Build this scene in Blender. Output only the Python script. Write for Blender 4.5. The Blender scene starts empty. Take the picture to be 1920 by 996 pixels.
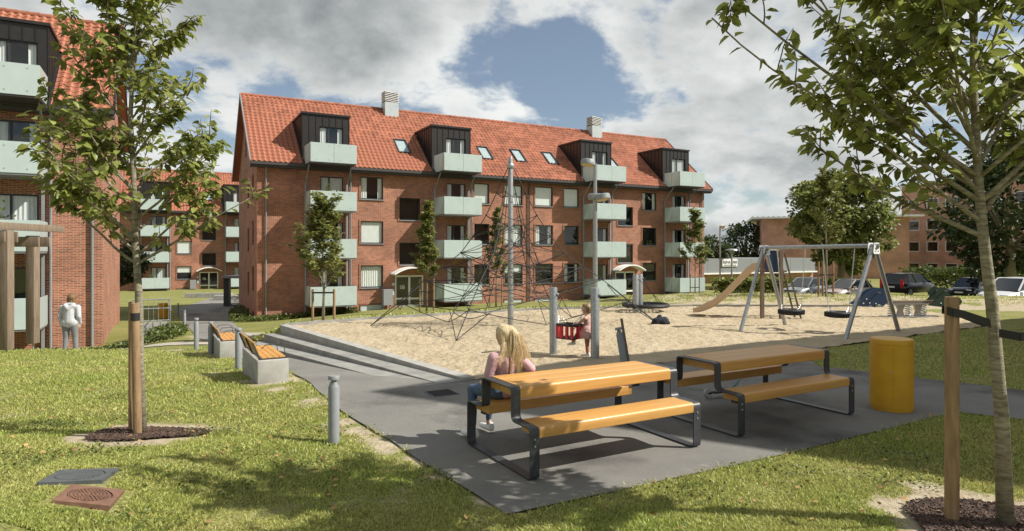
import bpy, bmesh, math, random
import numpy as np
from mathutils import Vector, Matrix, noise
from mathutils.geometry import delaunay_2d_cdt
R = math.radians
scene = bpy.context.scene
COL = scene.collection

# ------------------------------------------------------------------ camera
F = 1207.0; HOR = 474.0; CAMZ = 2.0           # focal length and horizon in photo pixels, eye height
cam = bpy.data.cameras.new('camera')
cam.sensor_width = 36.0; cam.lens = F / 1920 * 36.0
cam.shift_y = -(498.0 - HOR) / 1920
cam.clip_end = 3000; cam.clip_start = 0.05
camo = bpy.data.objects.new('camera', cam); COL.objects.link(camo)
camo.location = (0, 0, CAMZ); camo.rotation_euler = (R(90), 0, 0)
scene.camera = camo

# ------------------------------------------------------------------ sun and sky
SUN_EL = R(43.5)
LD = Vector((-1, 0.13, 0)).normalized()        # way the light travels over the ground
sun = bpy.data.lights.new('sun', 'SUN'); sun.energy = 5.0; sun.angle = R(0.53); sun.color = (1, 0.95, 0.86)
suno = bpy.data.objects.new('sun', sun); COL.objects.link(suno)
ldir = Vector((LD.x * math.cos(SUN_EL), LD.y * math.cos(SUN_EL), -math.sin(SUN_EL)))
suno.rotation_euler = ldir.to_track_quat('-Z', 'Y').to_euler()
world = bpy.data.worlds.new('World'); scene.world = world; world.use_nodes = True
nt = world.node_tree; N = nt.nodes; L = nt.links
bg = N['Background']
sky = N.new('ShaderNodeTexSky'); sky.sky_type = 'NISHITA'; sky.sun_disc = False
sky.sun_elevation = SUN_EL; sky.sun_rotation = math.atan2(-LD.x, -LD.y)
sky.air_density = 1.0; sky.dust_density = 0.3; sky.ozone_density = 1.2
def wmath(op, a, b=None, c=None, clamp=False):
    n = N.new('ShaderNodeMath'); n.operation = op; n.use_clamp = clamp
    for i, v in enumerate((a, b, c)):
        if v is None: continue
        if isinstance(v, (int, float)): n.inputs[i].default_value = v
        else: L.new(v, n.inputs[i])
    return n.outputs[0]
tc = N.new('ShaderNodeTexCoord'); sp = N.new('ShaderNodeSeparateXYZ'); L.new(tc.outputs['Generated'], sp.inputs[0])
zz = wmath('ADD', wmath('MAXIMUM', sp.outputs[2], 0.0), 0.42)
cx = wmath('DIVIDE', sp.outputs[0], zz); cy = wmath('DIVIDE', sp.outputs[1], zz)
def cloud(ox, oy, scale, detail, rough):
    cb = N.new('ShaderNodeCombineXYZ')
    L.new(wmath('ADD', cx, ox), cb.inputs[0]); L.new(wmath('ADD', cy, oy), cb.inputs[1])
    t = N.new('ShaderNodeTexNoise'); t.inputs['Scale'].default_value = scale
    t.inputs['Detail'].default_value = detail; t.inputs['Roughness'].default_value = rough
    t.inputs['Distortion'].default_value = 0.15
    L.new(cb.outputs[0], t.inputs['Vector']); return t.outputs['Fac']
def ramp(v, a, b):
    m = N.new('ShaderNodeMapRange'); m.interpolation_type = 'SMOOTHSTEP'
    m.inputs['From Min'].default_value = a; m.inputs['From Max'].default_value = b
    L.new(v, m.inputs['Value']); return m.outputs[0]
CX, CY = 2.26, 3.39                                 # where in the cloud field we stand
big = cloud(CX, CY, 1.75, 12, 0.585)
cover = ramp(big, 0.412, 0.482)
toward = cloud(CX + 0.09, CY - 0.07, 1.75, 10, 0.56)    # the same field a little nearer the sun: thick there = shaded here
thick = ramp(wmath("ADD", wmath("MULTIPLY", big, 0.45), wmath("MULTIPLY", toward, 0.55)), 0.395, 0.675)
mixc = N.new('ShaderNodeMix'); mixc.data_type = 'RGBA'
L.new(thick, mixc.inputs['Factor'])
mixc.inputs['A'].default_value = (9.2, 9.4, 9.2, 1); mixc.inputs['B'].default_value = (1.9, 2.15, 2.3, 1)
mix2 = N.new('ShaderNodeMix'); mix2.data_type = 'RGBA'
hz = N.new('ShaderNodeMix'); hz.data_type = 'RGBA'; hz.inputs['Factor'].default_value = .22; L.new(sky.outputs[0], hz.inputs['A']); hz.inputs['B'].default_value = (4.8, 5.2, 5.5, 1)   # thin high veil
L.new(cover, mix2.inputs['Factor']); L.new(hz.outputs['Result'], mix2.inputs['A']); L.new(mixc.outputs['Result'], mix2.inputs['B'])
L.new(mix2.outputs['Result'], bg.inputs['Color'])
bg.inputs['Strength'].default_value = 0.07
vs = scene.view_settings
vs.view_transform = 'Standard'; vs.look = 'None'; vs.exposure = 0.5; vs.gamma = 1.0; vs.use_curve_mapping = False

# ------------------------------------------------------------------ helpers
def clamp(v, a=0.0, b=1.0): return a if v < a else b if v > b else v
def smooth(t): t = clamp(t); return t * t * (3 - 2 * t)
def interp(x, pts):
    if x <= pts[0][0]: return pts[0][1]
    for (a, va), (b, vb) in zip(pts, pts[1:]):
        if x <= b: return va + (vb - va) * (x - a) / (b - a)
    return pts[-1][1]
XR = [(10.1, -.67), (17.7, -6.6), (24.4, -10.1), (36, -15.6), (46, -18.5), (70, -19.5)]      # right edge of the path
XL0 = [(4.92, -.04), (6.78, -1.24), (8.15, -2.16), (12, -4.27), (16.2, -7.15), (21.5, -10.5), (35, -17.8), (47, -24.5), (62, -28)]   # left edge of the path
YB = [(-6.2, 17.5), (-4.3, 19.2), (-1.9, 20.8), (.74, 22.4), (4.66, 23.4), (6.7, 23.9), (13.6, 23.6), (18, 22)]   # far edge of the sand
def h(x, y):
    """height of the ground"""
    path = -.073 * clamp(y - 10, 0, 28.5)
    xl = interp(y, XL0) - .5
    if x < xl:
        e = smooth((xl - x) / 3.5) * (1 - smooth((y - 26) / 8))
        left = -.073 * clamp(y - 10, 0, 6.5) - .2 * clamp(y - 16.5, 0, 6.2)
        path = path * (1 - e) + left * e
    if y < 10.1: return .11 * (7.5 - y) * smooth((-1.7 - x) / 1.6) if y < 7.5 and x < -1.7 else 0.0
    sd = (x - interp(y, XR)) * .78
    w = smooth(sd / (.04 + clamp((y - 17.6) * .4, 0, 9))) if sd > 0 else 0
    if w == 0: return path
    t = y - interp(x, YB)
    pl = 0.0
    if t > 0:
        pl = max(-.068 * t, -1.5)
        if x > 4:
            m = smooth((x - 4) / 4)
            b = .17 * smooth(t / 3.2) - 1.47 * smooth((t - 5) / 11)
            pl = pl * (1 - m) + b * m
    return path * (1 - w) + pl * w
def ground(px, py, dz=0.0):
    """point of the ground that the photo shows at this pixel"""
    kx = (px - 960) / F; kz = (py - HOR) / F
    y = 3.0
    while y < 140:
        if CAMZ - kz * y <= h(kx * y, y) + dz: break
        y += .04
    return Vector((kx * y, y, h(kx * y, y)))

class MB:
    def __init__(s): s.v = []; s.f = []; s.m = []; s.uv = False
    def add(s, vs_, fs, mi=0):
        o = len(s.v); s.v += [tuple(p) for p in vs_]
        s.f += [tuple(i + o for i in f) for f in fs]; s.m += [mi] * len(fs)
    def quad(s, a, b, c, d, mi=0): s.add([a, b, c, d], [(0, 1, 2, 3)], mi)
    def box(s, x0, x1, y0, y1, z0, z1, mi=0, M=None):
        p = [(x, y, z) for z in (z0, z1) for x, y in ((x0, y0), (x1, y0), (x1, y1), (x0, y1))]
        if M is not None: p = [M @ Vector(q) for q in p]
        s.add(p, [(3, 2, 1, 0), (4, 5, 6, 7), (0, 1, 5, 4), (1, 2, 6, 5), (2, 3, 7, 6), (3, 0, 4, 7)], mi)
    def bbox(s, x0, x1, y0, y1, z0, z1, b=.01, mi=0, M=None):
        """box with chamfered edges along all sides"""
        bm = bmesh.new(); bmesh.ops.create_cube(bm, size=1)
        for v in bm.verts: v.co = Vector(((x0 + x1) / 2 + v.co.x * (x1 - x0), (y0 + y1) / 2 + v.co.y * (y1 - y0), (z0 + z1) / 2 + v.co.z * (z1 - z0)))
        bmesh.ops.bevel(bm, geom=bm.edges[:], offset=b, segments=2, affect='EDGES', profile=.5)
        s.bm(bm, mi, M)
    def bm(s, bm, mi=0, M=None):
        bm.verts.index_update()
        s.add([(M @ v.co) if M is not None else v.co for v in bm.verts], [[v.index for v in f.verts] for f in bm.faces], mi); bm.free()
    def bar(s, a, b, w, t, mi=0, up=(0, 0, 1)):
        a = Vector(a); b = Vector(b); d = (b - a).normalized(); u = Vector(up)
        sx = d.cross(u)
        if sx.length < 1e-4: sx = d.cross(Vector((1, 0, 0)))
        sx.normalize(); sy = sx.cross(d)
        p = [q + sx * i * w / 2 + sy * j * t / 2 for q in (a, b) for i, j in ((-1, -1), (1, -1), (1, 1), (-1, 1))]
        s.add(p, [(3, 2, 1, 0), (4, 5, 6, 7), (0, 1, 5, 4), (1, 2, 6, 5), (2, 3, 7, 6), (3, 0, 4, 7)], mi)
    def tube(s, pts, r, n=8, mi=0, cap=True):
        pts = [Vector(p) for p in pts]; rs = r if isinstance(r, (list, tuple)) else [r] * len(pts)
        o = len(s.v); prev = None; fs = []
        for i, p in enumerate(pts):
            d = (pts[min(i + 1, len(pts) - 1)] - pts[max(i - 1, 0)])
            d = d.normalized() if d.length > 1e-9 else Vector((0, 0, 1))
            if prev is None:
                u = d.cross(Vector((0, 0, 1)) if abs(d.z) < .9 else Vector((1, 0, 0))).normalized()
            else:
                u = prev - d * prev.dot(d)
                u = u.normalized() if u.length > 1e-6 else d.orthogonal().normalized()
            prev = u; w = d.cross(u)
            s.v += [tuple(p + (u * math.cos(2 * math.pi * k / n) + w * math.sin(2 * math.pi * k / n)) * rs[i]) for k in range(n)]
        for i in range(len(pts) - 1):
            for k in range(n):
                a = o + i * n + k; b = o + i * n + (k + 1) % n
                fs.append((a, b, b + n, a + n))
        if cap: fs.append(tuple(o + k for k in reversed(range(n)))); fs.append(tuple(o + (len(pts) - 1) * n + k for k in range(n)))
        s.f += fs; s.m += [mi] * len(fs)
    def lathe(s, prof, n=20, mi=0, c=(0, 0, 0), M=None):
        """profile [(r, z)] turned about the vertical axis"""
        vs_ = []; fs = []
        for r, z in prof:
            for k in range(n):
                a = 2 * math.pi * k / n; p = Vector((c[0] + r * math.cos(a), c[1] + r * math.sin(a), c[2] + z))
                vs_.append(M @ p if M is not None else p)
        for i in range(len(prof) - 1):
            for k in range(n):
                a = i * n + k; b = i * n + (k + 1) % n; fs.append((a, b, b + n, a + n))
        fs.append(tuple(reversed(range(n)))); fs.append(tuple((len(prof) - 1) * n + k for k in range(n)))
        s.add(vs_, fs, mi)
    def prism(s, poly, a, b, mi=0, M=None):
        """polygon [(u, v)] drawn in x-z and pushed along y from a to b"""
        n = len(poly)
        p = [Vector((u, a, v)) for u, v in poly] + [Vector((u, b, v)) for u, v in poly]
        if M is not None: p = [M @ q for q in p]
        s.add(p, [tuple(range(n)), tuple(reversed(range(n, 2 * n)))] + [(i, n + i, n + (i + 1) % n, (i + 1) % n) for i in range(n)], mi)
    def build(s, name, mats, parent=None, smooth_=False, loc=None, rz=0.0, fix=True):
        me = bpy.data.meshes.new(name); me.from_pydata(s.v, [], s.f)
        if not isinstance(mats, (list, tuple)): mats = [mats]
        for m in mats: me.materials.append(m)
        me.polygons.foreach_set('material_index', s.m)
        if s.uv:
            uvl = me.uv_layers.new(name='uv'); me.update()
            for p in me.polygons:
                n = p.normal
                for li in p.loop_indices:
                    c = me.vertices[me.loops[li].vertex_index].co
                    uvl.data[li].uv = (c.y, c.z) if abs(n.x) > .7 else ((c.x, c.z) if abs(n.z) < .7 else (c.x, c.y))
        if fix and len(s.f) < 60000:
            bm = bmesh.new(); bm.from_mesh(me); bmesh.ops.recalc_face_normals(bm, faces=bm.faces); bm.to_mesh(me); bm.free()
        if smooth_:
            me.polygons.foreach_set('use_smooth', [True] * len(me.polygons))
            if smooth_ != 'full': me.set_sharp_from_angle(angle=R(38))
        o = bpy.data.objects.new(name, me); COL.objects.link(o)
        if parent is not None: o.parent = parent
        if loc is not None: o.location = loc
        if rz: o.rotation_euler.z = rz
        return o
def each(builder, items, name, m, parent, smooth_=False):
    for it in items:
        mb = MB(); builder(mb, it); mb.build(name, m, parent, smooth_)
def empty(name, loc=(0, 0, 0), rz=0.0):
    o = bpy.data.objects.new(name, None); COL.objects.link(o); o.location = loc; o.rotation_euler.z = rz
    o.empty_display_size = .2; return o
def tag(o, label, cat, group=None, kind=None):
    o['label'] = label; o['category'] = cat
    if group: o['group'] = group
    if kind: o['kind'] = kind
    return o
def setting(o, label=None):
    o['kind'] = 'structure'
    if label: o['label'] = label
    return o
def place(me_obj, name, parent, loc=(0, 0, 0), rot=None):
    """another object on the same mesh"""
    o = bpy.data.objects.new(name, me_obj.data); COL.objects.link(o); o.parent = parent; o.location = loc
    if rot: o.rotation_euler = rot
    return o
def text_mesh(name, body, size, mat, parent, M, depth=.01, align='CENTER'):
    cu = bpy.data.curves.new(name, 'FONT'); cu.body = body; cu.size = size; cu.extrude = depth; cu.align_x = align
    t = bpy.data.objects.new(name + '_tmp', cu); COL.objects.link(t)
    me = bpy.data.meshes.new_from_object(t.evaluated_get(bpy.context.evaluated_depsgraph_get()))
    bpy.data.objects.remove(t); bpy.data.curves.remove(cu)
    me.materials.clear(); me.materials.append(mat)
    o = bpy.data.objects.new(name, me); COL.objects.link(o); o.parent = parent; o.matrix_local = M
    return o

# ------------------------------------------------------------------ materials
MATS = {}
def mat(name, col, rough=.6, var=.0, vscale=6.0, bump=0.0, bscale=60.0, metal=0.0, spec=.5, col2=None, coat=0.0, island=0.0, coord='Object', trans=0.0, stretch=None):
    """principled material; var / col2 break the colour up, island varies it from piece to piece"""
    m = bpy.data.materials.new(name); m.use_nodes = True
    t = m.node_tree; b = t.nodes['Principled BSDF']
    b.inputs['Roughness'].default_value = rough; b.inputs['Metallic'].default_value = metal
    b.inputs['Specular IOR Level'].default_value = spec; b.inputs['Coat Weight'].default_value = coat
    b.inputs['Coat Roughness'].default_value = .12
    c1 = (*col, 1); co = None
    tcn = t.nodes.new('ShaderNodeTexCoord'); vec = tcn.outputs[coord]
    if stretch:
        mp = t.nodes.new('ShaderNodeMapping'); mp.inputs['Scale'].default_value = stretch; t.links.new(vec, mp.inputs['Vector']); vec = mp.outputs[0]
    if var or col2:
        nz = t.nodes.new('ShaderNodeTexNoise'); nz.inputs['Scale'].default_value = vscale; nz.inputs['Detail'].default_value = 8; nz.inputs['Roughness'].default_value = .6
        t.links.new(vec, nz.inputs['Vector'])
        mr = t.nodes.new('ShaderNodeMapRange'); mr.inputs['From Min'].default_value = .35; mr.inputs['From Max'].default_value = .65; t.links.new(nz.outputs['Fac'], mr.inputs['Value'])
        mx = t.nodes.new('ShaderNodeMix'); mx.data_type = 'RGBA'; t.links.new(mr.outputs[0], mx.inputs['Factor'])
        k = 1 - var
        mx.inputs['A'].default_value = c1; mx.inputs['B'].default_value = (*col2, 1) if col2 else (col[0] * k, col[1] * k, col[2] * k, 1)
        co = mx.outputs['Result']
    if island:
        g = t.nodes.new('ShaderNodeNewGeometry'); hs = t.nodes.new('ShaderNodeHueSaturation')
        mr = t.nodes.new('ShaderNodeMapRange'); mr.inputs['To Min'].default_value = 1 - island; mr.inputs['To Max'].default_value = 1 + island
        t.links.new(g.outputs['Random Per Island'], mr.inputs['Value']); t.links.new(mr.outputs[0], hs.inputs['Value'])
        if co is not None: t.links.new(co, hs.inputs['Color'])
        else: hs.inputs['Color'].default_value = c1
        co = hs.outputs[0]
    if co is not None: t.links.new(co, b.inputs['Base Color'])
    else: b.inputs['Base Color'].default_value = c1
    if bump:
        nb = t.nodes.new('ShaderNodeTexNoise'); nb.inputs['Scale'].default_value = bscale; nb.inputs['Detail'].default_value = 6; t.links.new(vec, nb.inputs['Vector'])
        bp = t.nodes.new('ShaderNodeBump'); bp.inputs['Strength'].default_value = bump; bp.inputs['Distance'].default_value = .02
        t.links.new(nb.outputs['Fac'], bp.inputs['Height']); t.links.new(bp.outputs[0], b.inputs['Normal'])
    if trans:
        out = t.nodes['Material Output']; tr = t.nodes.new('ShaderNodeBsdfTranslucent'); ms = t.nodes.new('ShaderNodeMixShader'); ms.inputs[0].default_value = trans
        if co is not None: t.links.new(co, tr.inputs['Color'])
        else: tr.inputs['Color'].default_value = c1
        t.links.new(b.outputs[0], ms.inputs[1]); t.links.new(tr.outputs[0], ms.inputs[2]); t.links.new(ms.outputs[0], out.inputs['Surface'])
    MATS[name] = m; return m
def brick_mat(name, c1, c2, mortar, bw=.24, bh=.067):
    m = bpy.data.materials.new(name); m.use_nodes = True; t = m.node_tree; b = t.nodes['Principled BSDF']; b.inputs['Roughness'].default_value = .85
    uv = t.nodes.new('ShaderNodeUVMap'); uv.uv_map = 'uv'
    br = t.nodes.new('ShaderNodeTexBrick'); br.inputs['Scale'].default_value = 1.0
    br.inputs['Brick Width'].default_value = bw; br.inputs['Row Height'].default_value = bh
    br.inputs['Mortar Size'].default_value = .0075; br.inputs['Mortar Smooth'].default_value = .15; br.inputs['Bias'].default_value = -.1
    br.inputs['Color1'].default_value = (*c1, 1); br.inputs['Color2'].default_value = (*c2, 1); br.inputs['Mortar'].default_value = (*mortar, 1)
    t.links.new(uv.outputs[0], br.inputs['Vector'])
    nz = t.nodes.new('ShaderNodeTexNoise'); nz.inputs['Scale'].default_value = .7; nz.inputs['Detail'].default_value = 9; t.links.new(uv.outputs[0], nz.inputs['Vector'])
    hs = t.nodes.new('ShaderNodeHueSaturation'); t.links.new(br.outputs['Color'], hs.inputs['Color'])
    mr = t.nodes.new('ShaderNodeMapRange'); mr.inputs['From Min'].default_value = .3; mr.inputs['From Max'].default_value = .7; mr.inputs['To Min'].default_value = .78; mr.inputs['To Max'].default_value = 1.22
    t.links.new(nz.outputs['Fac'], mr.inputs['Value']); t.links.new(mr.outputs[0], hs.inputs['Value']); t.links.new(hs.outputs[0], b.inputs['Base Color'])
    bp = t.nodes.new('ShaderNodeBump'); bp.inputs['Strength'].default_value = .6; bp.inputs['Distance'].default_value = .01; bp.invert = True
    t.links.new(br.outputs['Fac'], bp.inputs['Height']); t.links.new(bp.outputs[0], b.inputs['Normal'])
    return m
def glass_mat(name, tint=(.97, .985, .98), base=.05, rough=.01):
    m = bpy.data.materials.new(name); m.use_nodes = True; t = m.node_tree
    out = t.nodes['Material Output']; t.nodes.remove(t.nodes['Principled BSDF'])
    tr = t.nodes.new('ShaderNodeBsdfTransparent'); tr.inputs[0].default_value = (*tint, 1)
    gl = t.nodes.new('ShaderNodeBsdfGlossy'); gl.inputs['Roughness'].default_value = rough
    lw = t.nodes.new('ShaderNodeLayerWeight'); lw.inputs[0].default_value = .5
    fr = t.nodes.new('ShaderNodeMath'); fr.operation = 'POWER'; fr.inputs[1].default_value = 4.5; t.links.new(lw.outputs['Facing'], fr.inputs[0])
    ad = t.nodes.new('ShaderNodeMath'); ad.operation = 'ADD'; ad.use_clamp = True; ad.inputs[1].default_value = base; t.links.new(fr.outputs[0], ad.inputs[0])
    mx = t.nodes.new('ShaderNodeMixShader'); t.links.new(ad.outputs[0], mx.inputs[0]); t.links.new(tr.outputs[0], mx.inputs[1]); t.links.new(gl.outputs[0], mx.inputs[2])
    t.links.new(mx.outputs[0], out.inputs['Surface']); return m
BRICK = brick_mat('red_brick', (.35, .122, .067), (.165, .053, .030), (.47, .35, .26))
BRICK2 = brick_mat('office_brick', (.50, .27, .175), (.42, .215, .14), (.45, .31, .23))
SURR = mat('soldier_brick', (.23, .08, .05), .85, .4, 9)
TILE = mat('clay_tile', (.36, .138, .083), .78, .28, .8, island=.22, spec=.25)
ZINC = mat('dark_zinc', (.022, .019, .018), .42, .3, 3, spec=.45)
DARKF = mat('dark_window_frame', (.03, .033, .036), .45)
GLASS = glass_mat('window_glass')
FROST = mat('frosted_glass', (.57, .67, .65), .22, .06, 1.5, spec=.5, trans=.25)
STEEL = mat('galvanised_steel', (.42, .44, .45), .42, .25, 14, metal=.65)
STEELD = mat('grey_painted_steel', (.25, .265, .275), .5, .15, 10)
GUTTER = mat('dark_gutter', (.05, .045, .045), .5)
ROOM_DARK = mat('painted_room_dark', (.035, .032, .03), .9)  # near-black base colour stands for the darkness of unlit rooms
WHITE = mat('white_paint', (.80, .81, .79), .5, .08, 4)
CURT = mat('curtain_cloth', (.78, .79, .77), .8, .15, 3, stretch=(14, 14, .3))
CONC = mat('concrete', (.40, .39, .36), .85, .28, 3.5, .25, 60)
CONCD = mat('old_concrete', (.30, .295, .275), .9, .35, 2.6, .3, 50)
PANELG = mat('pale_panel', (.46, .52, .53), .5, .1, 3)
ASPH = mat('asphalt', (.125, .125, .125), .9, .0, .9, .6, 220, col2=(.20, .196, .188))
ANTH = mat('anthracite_steel', (.045, .049, .055), .42, .25, 9, .05, 200, spec=.5)
WOOD = mat('oiled_wood', (.57, .31, .09), .46, .0, 3.5, .05, 40, col2=(.50, .255, .068), coat=.06, stretch=(.6, 9, 9))
WOODG = mat('weathered_timber', (.235, .18, .13), .85, .0, 4, .35, 40, col2=(.15, .11, .078), stretch=(6, 6, .5))
STAKE = mat('round_stake_wood', (.34, .22, .115), .75, .0, 5, .35, 40, col2=(.20, .125, .065), stretch=(5, 5, .7))
BARK = mat('cherry_bark', (.36, .33, .235), .85, .0, 11, .8, 45, col2=(.15, .125, .085), stretch=(1, 1, 4))
TWIG = mat('twig_bark', (.13, .09, .06), .8)
MULCHM = mat('bark_mulch', (.085, .05, .035), .85, .3, 20, island=.75)
YELLOW = mat('yellow_paint', (.62, .335, .012), .45, .0, 2.5, .06, 60, col2=(.50, .26, .012))
BLACK = mat('black_rubber', (.014, .014, .015), .6)
ROPE = mat('black_rope', (.012, .012, .013), .7)
RED = mat('red_plastic', (.50, .02, .03), .4)
NAVY = mat('navy_panel', (.02, .045, .10), .45)
GREENP = mat('dark_green_panel', (.02, .045, .03), .5)
CHROME = mat('bright_metal', (.6, .62, .64), .25, metal=.9)
def leaf_mat(name, c, c2, island=.35, trans=.3):
    return mat(name, c, .42, .0, .8, col2=c2, island=island, trans=trans, spec=.4)
LEAF = leaf_mat('cherry_leaf', (.30, .325, .09), (.195, .23, .056), .55, .5)
LEAF2 = leaf_mat('young_tree_leaf', (.25, .26, .078), (.165, .19, .05), .45, .45)
LEAF3 = leaf_mat('linden_leaf', (.24, .26, .075), (.15, .18, .046), .5, .4)
LEAF4 = leaf_mat('dark_leaf', (.06, .085, .025), (.04, .06, .018))
HEDGE = leaf_mat('hedge_leaf', (.115, .145, .032), (.07, .095, .022))
GRASSB = leaf_mat('grass_blade', (.34, .40, .095), (.47, .455, .16), .5, .4)

# ------------------------------------------------------------------ ground
ASPHALT_P = [(-.04, 4.92), (2.9, 6.5), (5.26, 7.9), (5.62, 8.05), (6.13, 7.72), (9, 6.7), (14, 5.6), (14, 7.4), (9.5, 8.35), (7.44, 9.36), (5.4, 11.35), (5.9, 13.1), (2.8, 11.7), (-.67, 10.1),
             (-3.4, 13.55), (-6.75, 17.72), (-10.1, 24.4), (-15.6, 36), (-18.5, 46), (-19.2, 60), (-28, 62), (-24.5, 47), (-17.8, 35), (-10.5, 21.5), (-7.15, 16.2), (-4.27, 12), (-2.16, 8.15), (-1.24, 6.78)]
SAND_P = [(-6.2, 17.5), (-.67, 10.1), (2.8, 11.7), (5.9, 13.1), (12.8, 17.5), (14.5, 19.5), (13.6, 23.6), (6.7, 23.9), (4.66, 23.4), (.74, 22.4), (-1.9, 20.8), (-4.3, 19.2)]
STEP_P = [(-.67, 10.1), (-6.2, 17.5), (-6.75, 17.72)]
PAVE1_P = [(-10.4, 24.9), (-9.3, 22.7), (-5.9, 18.8), (-4.6, 19.5), (-6.3, 21.6)]
PAVE2_P = [(-9.0, 19.35), (-8.25, 18.15), (-17.5, 18.9), (-19, 20.6)]
def pip(poly, X, Y):
    X = np.asarray(X, float); Y = np.asarray(Y, float); ins = np.zeros(X.shape, bool); n = len(poly)
    for i in range(n):
        (x1, y1), (x2, y2) = poly[i], poly[(i + 1) % n]
        c = ((y1 > Y) != (y2 > Y)) & (X < (x2 - x1) * (Y - y1) / ((y2 - y1) or 1e-9) + x1); ins ^= c
    return ins
def covered(X, Y):
    r = pip(ASPHALT_P, X, Y)
    for p in (SAND_P, STEP_P): r |= pip(p, X, Y)
    return r
XL = XL0
def fbm(x, y, s, o=4): return noise.fractal(Vector((x * s, y * s, 3.7)), 1.0, 2.0, o)
def bare(x, y):
    """0 = dense grass, 1 = bare sandy soil"""
    n = fbm(x, y, .9); n2 = fbm(x + 40, y, 2.6)
    b = .38 * smooth((n2 + .25 * n - .18) / .25)
    if 4.9 < y < 24:
        d = interp(y, XL) - x
        if d > -.2: b = max(b, smooth(1.15 - d / (.30 + .45 * clamp(n + .3))) * clamp(.62 + n2 * 2.4))
        if 9 < y < 17 and 0 < d < 2.4: b = max(b, .85 * smooth((n + n2 + .12) / .5) * smooth((2.2 - d) / 1.2))
    if y > 15 and x > -5:
        t = y - interp(x, YB)
        if 0 < t < 9: b = max(b, smooth((n2 * 1.3 + .42 + (.25 if x > 5 else -.75) - .10 * t) / .4) * (1 - smooth((t - 4) / 3)))
        if 0 < t < .7: b = max(b, .9)
    for cx_, cy_, r in ((-3.96, 6.88, .60), (3.62, 4.72, .72)):
        d = math.hypot(x - cx_, y - cy_); b = max(b, .95 * smooth((r + .22 + n2 * .3 - d) / .2))
    return clamp(b)
def axis(a, b, lo, hi, fine, grow=1.35):
    v = list(np.arange(lo, hi, fine)); s = fine
    while v[-1] < b: s *= grow; v.append(v[-1] + s)
    s = fine
    while v[0] > a: s *= grow; v.insert(0, v[0] - s)
    return v
gx = axis(-700, 700, -29, 17, .36); gy = axis(-60, 1500, 3.0, 63, .36)
GX, GY = np.meshgrid(gx, gy)
low = covered(GX, GY)
for k in range(8): low &= covered(GX + .54 * math.cos(k * math.pi / 4), GY + .54 * math.sin(k * math.pi / 4))
gv = []; gb = []
for j, y in enumerate(gy):
    for i, x in enumerate(gx):
        z = h(x, y) - .014
        if low[j, i]: z -= .7
        near = -25 < x < 20 and 2 < y < 40
        if near and not low[j, i]: z += .012 * fbm(x, y, 1.3) if not (6 < y < 6.6 and 0 < x < 1) else 0
        gv.append((x, y, z)); gb.append(bare(x, y) if near else .25)
nx = len(gx)
gf = [(j * nx + i, j * nx + i + 1, (j + 1) * nx + i + 1, (j + 1) * nx + i) for j in range(len(gy) - 1) for i in range(nx - 1)]
me = bpy.data.meshes.new('lawn'); me.from_pydata(gv, [], gf)
ca = me.color_attributes.new('bare', 'FLOAT_COLOR', 'POINT')
ca.data.foreach_set('color', np.repeat(np.array(gb, dtype=np.float32), 4))
me.polygons.foreach_set('use_smooth', [True] * len(me.polygons))
lawn_m = bpy.data.materials.new('lawn_soil'); lawn_m.use_nodes = True; t = lawn_m.node_tree; b = t.nodes['Principled BSDF']; b.inputs['Roughness'].default_value = .95; b.inputs['Specular IOR Level'].default_value = .15
at = t.nodes.new('ShaderNodeAttribute'); at.attribute_name = 'bare'
tcn = t.nodes.new('ShaderNodeTexCoord')
def nzn(scale, det=8, ro=.6):
    n = t.nodes.new('ShaderNodeTexNoise'); n.inputs['Scale'].default_value = scale; n.inputs['Detail'].default_value = det; n.inputs['Roughness'].default_value = ro; t.links.new(tcn.outputs['Object'], n.inputs['Vector']); return n.outputs['Fac']
def mixn(f, a, c):
    m = t.nodes.new('ShaderNodeMix'); m.data_type = 'RGBA'
    if isinstance(f, float): m.inputs['Factor'].default_value = f
    else: t.links.new(f, m.inputs['Factor'])
    for k, v in (('A', a), ('B', c)):
        if isinstance(v, tuple): m.inputs[k].default_value = (*v, 1)
        else: t.links.new(v, m.inputs[k])
    return m.outputs['Result']
def rng(f, a, c):
    m = t.nodes.new('ShaderNodeMapRange'); m.inputs['From Min'].default_value = a; m.inputs['From Max'].default_value = c; t.links.new(f, m.inputs['Value']); return m.outputs[0]
g1 = mixn(rng(nzn(.55), .38, .62), (.24, .26, .07), (.35, .33, .12))
g2 = mixn(rng(nzn(38, 4), .35, .65), g1, (.11, .115, .036))
soil = mixn(rng(nzn(9), .35, .65), (.46, .40, .29), (.32, .26, .175))
mm = t.nodes.new('ShaderNodeMath'); mm.operation = 'MULTIPLY_ADD'; t.links.new(nzn(24, 6), mm.inputs[0]); mm.inputs[1].default_value = .7; t.links.new(at.outputs['Fac'], mm.inputs[2])
t.links.new(mixn(rng(mm.outputs[0], .62, .98), g2, soil), b.inputs['Base Color'])
bp = t.nodes.new('ShaderNodeBump'); bp.inputs['Strength'].default_value = .9; bp.inputs['Distance'].default_value = .03; t.links.new(nzn(30, 8), bp.inputs['Height']); t.links.new(bp.outputs[0], b.inputs['Normal'])
me.materials.append(lawn_m)
lawn = bpy.data.objects.new('lawn', me); COL.objects.link(lawn); setting(lawn)

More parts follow.
